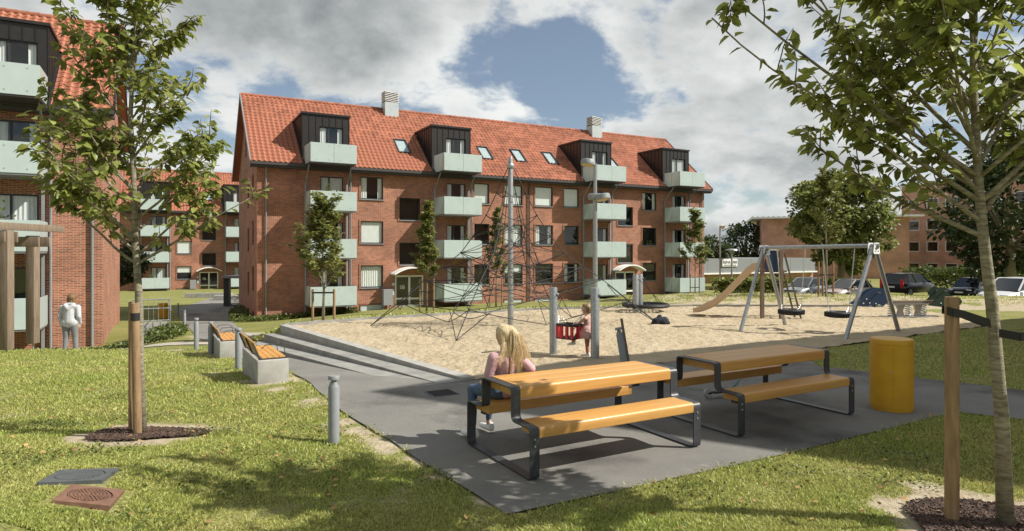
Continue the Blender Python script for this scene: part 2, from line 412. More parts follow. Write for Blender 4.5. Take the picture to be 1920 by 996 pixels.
def sheet(name, poly, m, step=.5, dz=0.0, zf=None, jitter=0.0):
    pts = []
    for (x1, y1), (x2, y2) in zip(poly, poly[1:] + poly[:1]):
        n = max(1, int(math.hypot(x2 - x1, y2 - y1) / step))
        for k in range(n):
            f_ = k / n; jx = random.uniform(-jitter, jitter) if k else 0
            pts.append((x1 + (x2 - x1) * f_ + jx, y1 + (y2 - y1) * f_ + jx))
    nb = len(pts); xs = [p[0] for p in pts]; ys = [p[1] for p in pts]
    X, Y = np.meshgrid(np.arange(min(xs), max(xs), step), np.arange(min(ys), max(ys), step)); X = X.ravel(); Y = Y.ravel()
    ins = pip(pts, X, Y)
    for k in range(4): ins &= pip(pts, X + step * .4 * math.cos(k * math.pi / 2), Y + step * .4 * math.sin(k * math.pi / 2))
    allp = pts + list(zip(X[ins].tolist(), Y[ins].tolist()))
    vo, _, fo, *_r = delaunay_2d_cdt([Vector(p) for p in allp], [], [list(range(nb))], 1, 1e-5)
    vv = [(p.x, p.y, (zf or h)(p.x, p.y) + dz) for p in vo]
    me = bpy.data.meshes.new(name); me.from_pydata(vv, [], [tuple(f) for f in fo]); me.materials.append(m)
    bm = bmesh.new(); bm.from_mesh(me); bmesh.ops.recalc_face_normals(bm, faces=bm.faces)
    if sum(f.normal.z for f in bm.faces) < 0: bmesh.ops.reverse_faces(bm, faces=bm.faces[:])
    bm.to_mesh(me); bm.free(); me.polygons.foreach_set('use_smooth', [True] * len(me.polygons))
    o = bpy.data.objects.new(name, me); COL.objects.link(o); return o
random.seed(4)
# asphalt: worn, patchy
t = ASPH.node_tree; b = t.nodes['Principled BSDF']; tcn = t.nodes.new('ShaderNodeTexCoord')
a1 = mixn(rng(nzn(.8, 10, .65), .36, .64), (.105, .101, .094), (.21, .20, .178))
a2 = mixn(rng(nzn(160, 3), .3, .7), a1, (.235, .228, .21))
a3 = mixn(rng(nzn(3.1, 8, .7), .60, .72), a2, (.27, .26, .235))
vo = t.nodes.new('ShaderNodeTexVoronoi'); vo.feature = 'DISTANCE_TO_EDGE'; vo.inputs['Scale'].default_value = .55; wv = t.nodes.new('ShaderNodeVectorMath'); wv.operation = 'ADD'; nn = t.nodes.new('ShaderNodeTexNoise'); nn.inputs['Scale'].default_value = 2.2; nn.inputs['Detail'].default_value = 8; t.links.new(tcn.outputs['Object'], nn.inputs['Vector']); t.links.new(nn.outputs['Color'], wv.inputs[0]); t.links.new(tcn.outputs['Object'], wv.inputs[1]); t.links.new(wv.outputs[0], vo.inputs['Vector'])
a4 = mixn(rng(nzn(.45, 6), .52, .66), a3, (.075, .072, .068))                      # old patches and damp stains
t.links.new(a4, b.inputs['Base Color'])
setting(sheet('asphalt_path', ASPHALT_P, ASPH, .45, .004, jitter=.015))
SAND = mat('play_sand', (.44, .365, .255), .95, .0, 1.1, 1.0, 30, col2=(.365, .295, .195), spec=.15)
def sandz(x, y):
    e = 1.0
    z = .024 * fbm(x, y, 1.6, 5) + .020 * fbm(x + 9, y, 4.5, 4)
    return h(max(x, interp(y, XR) + .2), y) * 0 + z * e + .012
t = SAND.node_tree; b = t.nodes['Principled BSDF']; b1 = [n_ for n_ in t.nodes if n_.type == 'BUMP'][0]; tcn = t.nodes.new('ShaderNodeTexCoord'); b2 = t.nodes.new('ShaderNodeBump'); b2.inputs['Strength'].default_value = .9; b2.inputs['Distance'].default_value = .10; t.links.new(nzn(5.5, 3, .5), b2.inputs['Height']); t.links.new(b1.outputs[0], b2.inputs['Normal']); t.links.new(b2.outputs[0], b.inputs['Normal'])   # trodden hollows
setting(sheet('sand', SAND_P, SAND, .11, 0, sandz))
PAVE = mat('pale_paving', (.42, .385, .32), .9, .25, 2, .3, 60)
setting(sheet('paving', PAVE1_P, PAVE, .5, .008)); setting(sheet('paving', PAVE2_P, PAVE, .5, .008))
# timber edging round the back of the sand
mb = MB()
for (x1, y1), (x2, y2) in zip(SAND_P[6:8] + SAND_P[8:12], SAND_P[7:12] + SAND_P[:1]):
    mb.bar((x1, y1, .03), (x2, y2, .03), .06, .10)
setting(mb.build('sand_edging', CONCD))
# concrete kerb and two tapering steps on the path side of the sand, cast in lengths
kerb = empty('concrete_steps', (-.67, 10.1, 0)); tag(kerb, 'concrete retaining edge with two tapering steps between sand and path', 'steps')
def path_z(y): return -.073 * clamp(y - 10, 0, 28)
A0 = Vector((-.67, 10.1, 0)); u = Vector((-6.2, 17.5, 0)) - A0; LEN = u.length; u.normalize(); nrm = Vector((-u.y, u.x, 0))   # towards the path
if nrm.x > 0: nrm = -nrm
def course(inner, width, top0, top1, name):
    n = 16
    for k in range(n):
        s0 = LEN * k / n + .004; s1 = LEN * (k + 1) / n - .004
        if k == n - 1: s1 += .12 * inner
        mb = MB(); P = []
        for s_ in (s0, s1):
            tp = top0 + (top1 - top0) * s_ / LEN
            yb = A0.y + u.y * s_
            a = A0 + u * s_ + nrm * inner; c = A0 + u * s_ + nrm * (inner + width)
            zb = path_z(yb) - .25
            P += [Vector((a.x, a.y, zb)), Vector((c.x, c.y, zb)), Vector((c.x, c.y, tp)), Vector((a.x, a.y, tp))]
        P = [p - A0 for p in P]
        mb.add(P, [(0, 1, 2, 3), (7, 6, 5, 4), (0, 4, 5, 1), (1, 5, 6, 2), (2, 6, 7, 3), (3, 7, 4, 0)])
        mb.build(name, CONC if inner < .1 else CONCD, kerb)
course(-.10, .22, .05, .05, 'kerb_block')
course(.125, .40, .012, -.17, 'step_block')
course(.53, .40, .008, -.36, 'step_block')

# ------------------------------------------------------------------ apartment blocks
DX, DY = .881, .473
DANG = math.atan2(DY, DX)
BAL = [(2.68, 5.36), (10.98, 13.64), (22.9, 25.55), (30.86, 33.5)]
FLOOR = [1.04, 3.84, 6.64, 9.44]
LENB, DEPB = 35.3, 10.6
EAVE_Y, EAVE_Z, RIDGE_Z = -.45, 9.40, 14.43
SL = (RIDGE_Z - EAVE_Z) / (DEPB / 2 - EAVE_Y)
def wall_grid(mb, x0, x1, z0, z1, holes, y, axis_='x', depth=.14, mi=0):
    """wall face with real openings and their reveals"""
    xs = sorted({x0, x1, *[v for a in holes for v in a[:2]]}); zs = sorted({z0, z1, *[v for a in holes for v in a[2:4]]})
    P = (lambda a, z, d: (a, y + d, z)) if axis_ == 'x' else (lambda a, z, d: (y + d, a, z))
    for i in range(len(xs) - 1):
        for j in range(len(zs) - 1):
            cx_ = (xs[i] + xs[i + 1]) / 2; cz = (zs[j] + zs[j + 1]) / 2
            if any(a[0] < cx_ < a[1] and a[2] < cz < a[3] for a in holes): continue
            mb.quad(P(xs[i], zs[j], 0), P(xs[i + 1], zs[j], 0), P(xs[i + 1], zs[j + 1], 0), P(xs[i], zs[j + 1], 0), mi)
    for a in holes:
        c = [(a[0], a[2]), (a[1], a[2]), (a[1], a[3]), (a[0], a[3])]
        for k in range(4):
            (p, q), (r_, s_) = c[k], c[(k + 1) % 4]
            mb.quad(P(p, q, 0), P(r_, s_, 0), P(r_, s_, depth), P(p, q, depth), mi)
def window(parent, x0, x1, z0, z1, y, rnd, kind='win', setback=.07, surround=True, axis_='x', name='window', sgn=1):
    """frame with pane, sill, brick surround and whatever hangs behind it"""
    def bx(mb, a0, a1, d0, d1, q0, q1, mi=0):
        d0, d1 = sorted((y + sgn * d0, y + sgn * d1))
        if axis_ == 'x': mb.box(a0, a1, d0, d1, q0, q1, mi)
        else: mb.box(d0, d1, a0, a1, q0, q1, mi)
    mb = MB(); fw = .065
    a0, a1, q0, q1 = x0 + .002, x1 - .002, z0 + .002, z1 - .002
    bx(mb, a0, a0 + fw, setback, setback + .07, q0, q1); bx(mb, a1 - fw, a1, setback, setback + .07, q0, q1)
    bx(mb, a0 + fw, a1 - fw, setback, setback + .07, q0, q0 + fw); bx(mb, a0 + fw, a1 - fw, setback, setback + .07, q1 - fw, q1)
    mull = []
    if kind == 'door': mull = [(x0 + x1) / 2]
    if kind == 'split': mull = [x0 + (x1 - x0) * .38]
    for m_ in mull: bx(mb, m_ - .04, m_ + .04, setback + .003, setback + .067, q0 + fw, q1 - fw)
    f = mb.build(name, DARKF, parent)
    mb = MB(); bx(mb, a0 + fw - .01, a1 - fw + .01, setback + .03, setback + .04, q0 + fw - .01, q1 - fw + .01); mb.build('pane', GLASS, f)
    if surround:
        mb = MB(); s_ = .09
        bx(mb, x0 - s_, x0, -.045, .02, z0 - s_, z1 + s_); bx(mb, x1, x1 + s_, -.045, .02, z0 - s_, z1 + s_)
        bx(mb, x0, x1, -.045, .02, z1, z1 + s_)
        mb.uv = True; mb.build('surround', BRICK, f)
        mb = MB(); bx(mb, x0 + .002, x1 - .002, -.075, .072, z0 - .05, z0 + .002); mb.build('sill', STEELD, f)
    c = rnd.random(); mb = MB(); m_ = None
    if kind == 'blind' or (kind == 'win' and c < .22):
        bx(mb, x0 + .06, x1 - .06, .125, .135, z0 + (0.03 if kind == 'blind' else (z1 - z0) * rnd.uniform(.3, .6)), z1 - .03); m_ = WHITE; nm = 'blind'
    elif kind in ('door', 'split') or (kind != 'plain' and c < .55):
        n = 9; nm = 'curtain'; m_ = CURT
        for lo, hi in (((x0 + .05, x0 + (x1 - x0) * .30), (x1 - (x1 - x0) * .22, x1 - .05)) if c > .3 else ((x0 + .05, x1 - .05),)):
            k = max(4, int((hi - lo) / .07))
            for i in range(k):
                d = .15 + .035 * (i % 2); e = .15 + .035 * ((i + 1) % 2); aa = lo + (hi - lo) * i / k; bb = lo + (hi - lo) * (i + 1) / k
                P = [(aa, d), (bb, e)]
                q = [(P[0][0], P[0][1], z0 + .02), (P[1][0], P[1][1], z0 + .02), (P[1][0], P[1][1], z1 - .04), (P[0][0], P[0][1], z1 - .04)]
                q = [((p[0], y + sgn * p[1], p[2]) if axis_ == 'x' else (y + sgn * p[1], p[0], p[2])) for p in q]
                mb.quad(*q)
    if m_ is not None: mb.build(nm, m_, f)
    elif kind == 'win' and z0 > 2 and c > .75:      # pot plants on the sill
        for i in range(3):
            xx = x0 + .3 + i * .4
            if axis_ != 'x': continue
            mb = MB(); mb.lathe([(.05, 0), (.07, .12), (.07, .13), (.1, .2), (.12, .3), (.05, .4), (.01, .42)], 7, 0, (xx, y + .26, z0 + .05)); mb.build('pot_plant', HEDGE, f)
    return f
def make_tile(w, l):
    """one S-shaped clay tile, lower edge at y=0 running up the slope along +y"""
    mb = MB(); prof = [(-.5, .012), (-.3, .0), (-.12, .02), (.08, .058), (.28, .062), (.5, .014)]
    v = []
    for yy, dz in ((0, .022), (l * 1.06, 0)):
        for a, z in prof: v.append((a * w, yy, z + dz))
    for a, z in prof: v.append((a * w, 0, z - .012))
    n = len(prof)
    mb.add(v, [(i, i + 1, n + i + 1, n + i) for i in range(n - 1)] + [(2 * n + i, 2 * n + i + 1, i + 1, i) for i in range(n - 1)])
    return mb
def apartment_block(origin, z0, label, seed, cols=(0, 1, 2, 3), single_tiles=300, xmin=0.0, number='5B', gable_windows=False):
    rnd = random.Random(seed)
    root = empty('apartment_block', (origin[0], origin[1], z0), DANG); tag(root, label, 'building')
    rows = [(1.8, 3.3), (4.6, 6.1), (7.4, 8.9)]           # ordinary windows, low sill to head
    holes = []; wins = []
    def ok(x): return x >= xmin
    colw = [(6.1, 7.55), (13.95, 15.1), (16.3, 17.75), (18.8, 20.3), (21.27, 22.6), (28.65, 30.1)]
    for ci, (a, b_) in enumerate(colw):
        if not ok(a): continue
        for ri, (q0, q1) in enumerate(rows):
            q0 += .06; q1 = q0 + 1.42
            holes.append((a, b_, q0, q1)); wins.append((a, b_, q0, q1, 'blind' if (ci in (1, 2, 3, 4) and ri == 2) or (ci == 0 and ri == 1) else 'win'))
    for a, b_ in ((8.62, 10.06), (26.2, 27.7)):            # stair windows between the floors
        if not ok(a): continue
        for q0 in (3.3, 6.2): holes.append((a, b_, q0, q0 + 1.45)); wins.append((a, b_, q0, q0 + 1.45, 'plain'))
    for ci in cols:
        a, b_ = BAL[ci]
        for ri in range(3): holes.append((a + .95, a + 2.35, FLOOR[ri] + .02, FLOOR[ri] + 2.12)); wins.append((a + .95, a + 2.35, FLOOR[ri] + .02, FLOOR[ri] + 2.12, 'split'))
    for a, b_ in ((6.1, 7.55), (16.3, 17.75), (18.8, 20.3), (28.65, 30.1)):
        if ok(a): holes.append((a, b_, .15, .78))
    doors = [x for x in (8.35, 26.0) if ok(x)]
    for x in doors: holes.append((x, x + 1.95, .55, 2.62))
    mb = MB(); mb.uv = True
    wall_grid(mb, xmin, LENB, -1.2, 9.75, holes, 0.0)
    mb.quad((xmin, DEPB, -1.2), (LENB, DEPB, -1.2), (LENB, DEPB, 9.75), (xmin, DEPB, 9.75))
    gh = []
    if gable_windows:
        for fz in (.0, 2.8, 5.6):
            gh.append((1.55, 2.45, 1.75 + fz, 3.25 + fz)); gh.append((4.1, 5.0, 1.35 + fz, 2.85 + fz))
        gh += [(1.5, 2.4, .0, .5), (4.1, 5.0, .0, .5), (3.6, 4.5, 10.4, 11.9), (5.4, 6.3, 10.4, 11.9)]
    for X in (xmin, LENB):
        hs = gh if (X == xmin and gable_windows) else []
        wall_grid(mb, 0, DEPB, -1.2, 9.75, [q for q in hs if q[3] < 9.7], X, 'y')
        zt = 12.2
        def yz(z): return (z - EAVE_Z) / SL + EAVE_Y + .12
        up = [q for q in hs if q[2] > 9.75]
        if up:
            ya, yb_ = yz(zt), DEPB - yz(zt)
            wall_grid(mb, ya, yb_, 9.75, zt, up, X, 'y')
            mb.quad((X, yz(9.75), 9.75), (X, ya, 9.75), (X, ya, zt), (X, ya - .001, zt)); mb.quad((X, yb_, 9.75), (X, DEPB - yz(9.75), 9.75), (X, yb_ + .001, zt), (X, yb_, zt))
            mb.add([(X, ya, zt), (X, yb_, zt), (X, DEPB / 2, RIDGE_Z - .12)], [(0, 1, 2)])
        else: mb.add([(X, yz(9.75), 9.75), (X, DEPB - yz(9.75), 9.75), (X, DEPB / 2, RIDGE_Z - .12)], [(0, 1, 2)])
    mb.build('wall', BRICK, root, fix=False)
    mb = MB(); mb.box(xmin + .35, LENB - .35, .75, DEPB - .4, -.9, 9.2); mb.build('dark_window_backing', ROOM_DARK, root)  # added box in near-black, so the panes look into painted darkness
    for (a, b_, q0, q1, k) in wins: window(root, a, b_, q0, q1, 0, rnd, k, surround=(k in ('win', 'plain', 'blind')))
    for (a, b_, q0, q1) in gh: window(root, a, b_, q0, q1, xmin, rnd, 'win', axis_='y', surround=False)
    for a, b_ in ((6.1, 7.55), (16.3, 17.75), (18.8, 20.3), (28.65, 30.1)):
        if ok(a):
            mb = MB(); mb.box(a + .01, b_ - .01, .03, .06, .16, .77); p = mb.build('cellar_panel', PANELG, root)
            mb = MB(); s_ = .07
            mb.box(a - s_, a, -.03, .03, .08, .86); mb.box(b_, b_ + s_, -.03, .03, .08, .86); mb.box(a, b_, -.03, .03, .78, .86); mb.build('surround', SURR, p)
    # entrances: white framed glass door and side light under an arched white canopy
    for x in doors:
        mb = MB(); fy0, fy1 = .05, .13
        for a0, a1, q0, q1 in ((x + .01, x + .10, .56, 2.61), (x + .92, x + 1.04, .56, 2.61), (x + 1.84, x + 1.94, .56, 2.61), (x + .1, x + 1.84, 2.50, 2.61), (x + .1, x + .92, .56, .66), (x + .1, x + .92, 1.05, 1.15), (x + 1.04, x + 1.84, .56, .70), (x + 1.04, x + 1.84, 1.02, 1.14)):
            mb.box(a0, a1, fy0, fy1, q0, q1)
        dr = mb.build('door', WHITE, root)
        mb = MB(); mb.box(x + .09, x + 1.85, .085, .095, .6, 2.55); mb.build('pane', GLASS, dr)
        mb = MB(); mb.bar((x + 1.12, .02, 1.3), (x + 1.12, .02, 1.75), .03, .03); mb.build('handle', STEEL, dr)
        M_ = Matrix.Translation((x + .5, .07, 1.72)) @ Matrix.Rotation(R(90), 4, 'X'); text_mesh('number', number, .34, WHITE, dr, M_, .004)
        mb = MB(); n = 12; w2 = 1.28; pts = []
        for k in range(n + 1):
            a = -1 + 2 * k / n; pts.append((x + .97 + a * w2, 2.66 + .42 * (1 - a * a)))
        for k in range(n):
            (xa, za), (xb, zb) = pts[k], pts[k + 1]
            for y0_, y1_ in ((-.95, -.002),):
                mb.add([(xa, y0_, za), (xb, y0_, zb), (xb, y1_, zb), (xa, y1_, za), (xa, y0_, za + .09), (xb, y0_, zb + .09), (xb, y1_, zb + .09), (xa, y1_, za + .09)],
                       [(0, 1, 2, 3), (7, 6, 5, 4), (0, 4, 5, 1), (2, 6, 7, 3), (1, 5, 6, 2), (3, 7, 4, 0)])
        mb.build('canopy', WHITE, root)
        mb = MB(); mb.bbox(x - .95, x - .35, -.62, -.12, .75, 1.75, .01); mb.box(x - .9, x - .82, -.4, -.32, .2, .75); mb.box(x - .48, x - .4, -.4, -.32, .2, .75); mb.build('letter_boxes', STEELD, root)
        mb = MB(); mb.box(x - .22, x - .08, -.05, -.002, 1.35, 1.75); mb.build('intercom', PANELG, root)
        mb = MB(); mb.lathe([(.03, 0), (.11, .02), (.11, .16), (.07, .2)], 12, 0, (x - .15, -.12, 1.95)); mb.build('wall_lamp', PANELG, root)
    # roof: boards, barge boards, tiles
    def rp(x, y, up=0.0): return Vector((x, y, EAVE_Z + (y - EAVE_Y) * SL + up))
    mb = MB(); xa, xb = xmin - .42, LENB + .42
    for sgn in (0, 1):
        def q(x, y, up):
            p = rp(x, y, up); return (p.x, DEPB - p.y if sgn else p.y, p.z)
        e, r_ = EAVE_Y, DEPB / 2
        v = [q(xa, e, -.12), q(xb, e, -.12), q(xb, r_, -.12), q(xa, r_, -.12), q(xa, e, 0), q(xb, e, 0), q(xb, r_, 0), q(xa, r_, 0)]
        mb.add(v, [(0, 1, 2, 3), (7, 6, 5, 4), (0, 4, 5, 1), (2, 6, 7, 3), (1, 5, 6, 2), (3, 7, 4, 0)], sgn)
    roof = mb.build('roof', [ZINC, TILE], root)
    for X in (xa, xb):
        mb = MB()
        for sgn in (0, 1):
            a = rp(X, EAVE_Y - .06, -.02); c = rp(X, DEPB / 2, -.02)
            if sgn: a.y = DEPB - a.y; c.y = DEPB - c.y
            mb.bar(a, c, .05, .26)
        mb.build('barge_board', ZINC if X == xb else STEELD, roof)
    mb = MB(); mb.box(xa, xb, EAVE_Y - .16, EAVE_Y - .02, EAVE_Z - .2, EAVE_Z - .04); mb.box(xa, xb, EAVE_Y - .02, -.004, EAVE_Z - .33, EAVE_Z - .125); mb.build('gutter', GUTTER, root)
    slope_len = (DEPB / 2 - EAVE_Y) * math.sqrt(1 + SL * SL); nr = 21; rl = slope_len / nr; tw = .292
    ncol = int((xb - xa) / tw); pitch = math.atan(SL)
    sky_s = [s for s in (9.35, 15.55, 18.3, 21.05, 26.9) if ok(s)]
    spots = []
    for c in range(ncol):
        x = xa + (c + .5) * (xb - xa) / ncol
        for r_ in range(nr):
            d = r_ * rl - .05; y = EAVE_Y + d * math.cos(pitch); z = EAVE_Z + d * math.sin(pitch)
            if any(BAL[i][0] - .12 < x < BAL[i][1] + .02 and y < 2.95 and z < 12.2 for i in cols): continue
            if any(abs(x - s) < .44 and .92 < y < 2.2 for s in sky_s): continue
            spots.append((x, y, z))
    tile = make_tile((xb - xa) / ncol, rl)
    Rm = Matrix.Rotation(pitch, 3, 'X')
    wpos = [(Matrix.Rotation(DANG, 3, 'Z') @ Vector(s) + Vector((origin[0], origin[1], z0))) for s in spots]
    def inview(p):
        k = (p.x - 0) / max(p.y, .1); return -.80 < k < .80
    order = sorted(range(len(spots)), key=lambda i: (not inview(wpos[i]), wpos[i].length))
    first = None
    for i in order[:single_tiles]:
        if first is None: first = tile.build('roof_tile', TILE, roof, True); o = first
        else: o = place(first, 'roof_tile', roof)
        o.location = spots[i]; o.rotation_euler = (pitch + rnd.uniform(-.008, .008), 0, rnd.uniform(-.006, .006))
    rest = MB()
    tv = [Rm @ Vector(v) for v in tile.v]
    for i in order[single_tiles:]:
        s = Vector(spots[i]) + Vector((rnd.uniform(-.004, .004), 0, rnd.uniform(-.004, .006)))
        rest.add([v + s for v in tv], tile.f)
    if rest.v:
        o = rest.build('roof_tiles', TILE, roof, True, fix=False); o['kind'] = 'stuff'
    mb = MB(); k = int((xb - xa) / .4)
    for i in range(k):
        x0_ = xa + (xb - xa) * i / k; x1_ = xa + (xb - xa) * (i + 1) / k
        mb.tube([(x0_, DEPB / 2, RIDGE_Z + .0), (x1_ + .03, DEPB / 2, RIDGE_Z + .015)], [.125, .14], 10)
    o = mb.build('ridge_tiles', TILE, roof, True); o['kind'] = 'stuff'
    for s in sky_s:                                       # roof windows
        M_ = Matrix.Translation(rp(s, 1.6, .06)) @ Matrix.Rotation(pitch, 4, 'X')
        mb = MB(); w2, l2 = .44, .82
        for a0, a1, b0, b1 in ((-w2, -w2 + .07, -l2, l2), (w2 - .07, w2, -l2, l2), (-w2 + .07, w2 - .07, -l2, -l2 + .08), (-w2 + .07, w2 - .07, l2 - .09, l2)):
            mb.box(a0, a1, b0, b1, -.08, .07, 0, M_)
        f = mb.build('skylight', DARKF, roof)
        mb = MB(); mb.box(-w2 + .06, w2 - .06, -l2 + .07, l2 - .08, .01, .025, 0, M_); mb.build('pane', GLASS, f)
        mb = MB(); mb.box(-w2 + .06, w2 - .06, -l2 + .07, l2 - .08, -.03, -.02, 0, M_); mb.build('blind', PANELG, f)
    for s in (9.6, 27.6):                                 # vent stacks on the ridge
        if not ok(s): continue
        c = DEPB / 2 - .25; mb = MB(); mb.box(s - .5, s + .5, c - .45, c + .45, RIDGE_Z - .75, RIDGE_Z + .45); st = mb.build('vent_stack', PANELG, roof)
        mb = MB(); mb.box(s - .46, s + .46, c - .41, c + .41, RIDGE_Z + .452, RIDGE_Z + 1.18); mb.build('vent_core', BLACK, st)
        for k in range(6):
            mb = MB(); z = RIDGE_Z + .52 + k * .125
            M_ = Matrix.Translation((s, c, z)) @ Matrix.Rotation(R(6), 4, 'Y'); mb.box(-.52, .52, -.47, .47, -.022, .022, 0, M_); mb.build('louvre', WHITE, st)
    # dormers and balconies
    for ci in cols:
        a, b_ = BAL[ci]; a -= .12; b_ += .02
        zt = 12.48; yb_ = (zt - EAVE_Z) / SL + EAVE_Y + .1
        mb = MB(); hl = [(a + 1.0, a + 2.45, 9.5, 11.8)]
        wall_grid(mb, a, b_, 9.3, zt, hl, -.03, 'x', .12)
        for X in (a, b_): mb.add([(X, -.03, 9.3), (X, .1, 9.72), (X, yb_, zt), (X, -.03, zt)], [(0, 1, 2, 3)])
        M_ = None
        mb.box(a - .07, b_ + .07, -.12, yb_ + .15, zt + .002, zt + .12)
        dm = mb.build('dormer', ZINC, root, fix=False)
        seams = []
        for k in range(8):                               # standing seams
            x = a + (b_ - a) * k / 7
            seams.append((x - .012, x + .012, -.06, -.032, 11.86 if hl[0][0] - .02 < x < hl[0][1] + .02 else 9.5, zt))
        for k in range(7):
            y = .1 + k * .42; zlo = EAVE_Z + (y - EAVE_Y) * SL + .06
            if zlo < zt - .1: seams += [(a - .03, a - .002, y - .012, y + .012, zlo, zt), (b_ + .002, b_ + .03, y - .012, y + .012, zlo, zt)]
        each(lambda m, q: m.box(*q), seams, 'standing_seam', ZINC, dm)
        window(root, hl[0][0], hl[0][1], hl[0][2], hl[0][3], -.03, rnd, 'split', surround=False, name='balcony_door')
        a, b_ = BAL[ci]; PJ = 1.9
        for ri in range(4):
            fz = FLOOR[ri]; mb = MB()
            mb.box(a + .02, b_ - .02, -PJ + .02, -.005 if ri < 3 else -.035, fz - .14, fz - .02)
            bal = mb.build('balcony', STEELD if ri < 3 else GUTTER, root)
            g0, g1 = fz - .07, fz + 1.05
            mid = (a + b_) / 2
            for x0_, x1_ in ((a, mid - .008), (mid + .008, b_)):
                mb = MB(); mb.box(x0_, x1_, -PJ - .012, -PJ + .006, g0, g1); mb.build('glass_panel', FROST, bal)
            for X in (a, b_):
                for y0_, y1_ in ((-PJ + .02, -PJ * .5 - .01), (-PJ * .5 + .01, -.12)):
                    mb = MB(); mb.box(X - .009, X + .009, y0_, y1_, g0, g1); mb.build('glass_panel', FROST, bal)
            mb = MB()
            for X in (a + .04, mid, b_ - .04):
                mb.box(X - .02, X + .02, -PJ + .012, -PJ + .05, fz - .02, g1 - .05)
            for X in (a + .03, b_ - .03): mb.box(X - .015, X + .015, -PJ * .5 - .02, -PJ * .5 + .02, fz - .02, g1 - .05)
            mb.box(a + .03, b_ - .03, -PJ + .012, -PJ + .045, g1 - .05, g1 - .02)
            mb.build('rail_frame', STEELD, bal)
            mb = MB()
            for X in (a + .35, mid - .3, mid + .3, b_ - .35):
                for z in (g0 + .15, g1 - .15): mb.lathe([(.022, 0), (.022, .012)], 8, 0, M=Matrix.Translation((X, -PJ - .012, z)) @ Matrix.Rotation(R(90), 4, 'X'))
            mb.build('fixing_stud', STEEL, bal)
            if ri == 3:
                each(lambda m, X: m.bar((X, -1.15, fz - .14), (X, -.08, fz - 1.15), .06, .06), (a + .06, b_ - .12), 'brace', STEELD, bal)
            if rnd.random() < .3 and ri < 3:                # a pot plant looking over the rail
                mb = MB(); xx = a + rnd.uniform(.4, 2.2)
                for k in range(110):
                    p = Vector((xx + rnd.gauss(0, .16), -PJ + .45 + rnd.gauss(0, .13), fz + .75 + abs(rnd.gauss(0, .35)))); d = Vector((rnd.gauss(0, 1), rnd.gauss(0, 1), rnd.gauss(0, 1))).normalized() * .08; e = d.orthogonal().normalized() * .05
                    mb.quad(p - d, p + e, p + d, p - e)
                mb.build('pot_plant', HEDGE, bal, fix=False)['kind'] = 'stuff'
            elif ri < 3 and rnd.random() < .55:
                mb = MB(); xx = a + rnd.uniform(.4, 1.9); mb.bbox(xx, xx + .5, -1.3, -.8, fz - .02, fz + .45, .02); mb.box(xx, xx + .5, -.84, -.8, fz + .45, fz + .95); mb.build('balcony_chair', GUTTER, bal)
        for X in (a + .03, b_ - .14):
            mb = MB(); mb.box(X - .05, X + .05, -.17, -.07, -1.0, 8.3); mb.build('post', STEELD, root)
        mb = MB(); mb.tube([(b_ + .1, -.2, EAVE_Z - .2), (b_ + .1, -.1, EAVE_Z - .7), (b_ + .1, -.1, -.6)], .045, 8); mb.build('downpipe', STEELD, root, True)
    for X in ((.48, LENB - .35) if xmin == 0 else (LENB - .35,)):
        mb = MB(); mb.tube([(X, -.35, EAVE_Z - .2), (X, -.1, EAVE_Z - .6), (X, -.1, -.9)], .05, 8); mb.build('downpipe', STEELD, root, True)
    mb = MB(); mb.tube([(17.95 + .3, -.3, EAVE_Z - .2), (18.25, -.1, EAVE_Z - .6), (18.25, -.1, -.6)], .05, 8)
    if ok(18): mb.build('downpipe', GUTTER, root, True)
    return root
MAIN = (-14.9, 37.6)
apartment_block(MAIN, -2.08, 'long red brick apartment block behind the playground with four stacks of balconies', 3, gable_windows=True)
c = (-16.4, 25.8)
apartment_block((c[0] - LENB * DX, c[1] - LENB * DY), -1.72, 'brick apartment block cut off by the left edge beside the walking woman', 8, cols=(3,), xmin=24.0)
# the third block stands far behind; the same layout, cut short where the others hide it
def far_block():
    return apartment_block((-42.5, 68.4), -2.78, 'distant red brick block between the two nearer ones with entrance and yellow bin', 21, cols=(0, 1), number='7B')
far_block()
# the block right of the camera whose shadow lies over the picnic tables
def shade_block():
    ax, ay = 12.55, 7.35; hw = 4.0; ln = 26.0
    o = empty('gabled_building', (ax, ay, 0), DANG); tag(o, 'gabled brick building beyond the right edge shading the picnic tables', 'building')
    mb = MB(); mb.uv = True
    mb.box(0.3, ln, -hw + .35, hw - .35, -.3, 9.0)
    mb.add([(.3, -hw + .35, 9.0), (.3, hw - .35, 9.0), (.3, 0, 13.2)], [(0, 1, 2)])
    mb.build('wall', BRICK, o)
    mb = MB()
    for s in (-1, 1):
        v = [(0, s * hw, 8.8), (ln, s * hw, 8.8), (ln, 0, 13.85), (0, 0, 13.85)]; v2 = [(x, y, z + .15) for x, y, z in v]
        mb.add(v + v2, [(0, 1, 2, 3), (7, 6, 5, 4), (0, 4, 5, 1), (1, 5, 6, 2), (2, 6, 7, 3), (3, 7, 4, 0)])
    mb.build('roof', TILE, o)
shade_block()

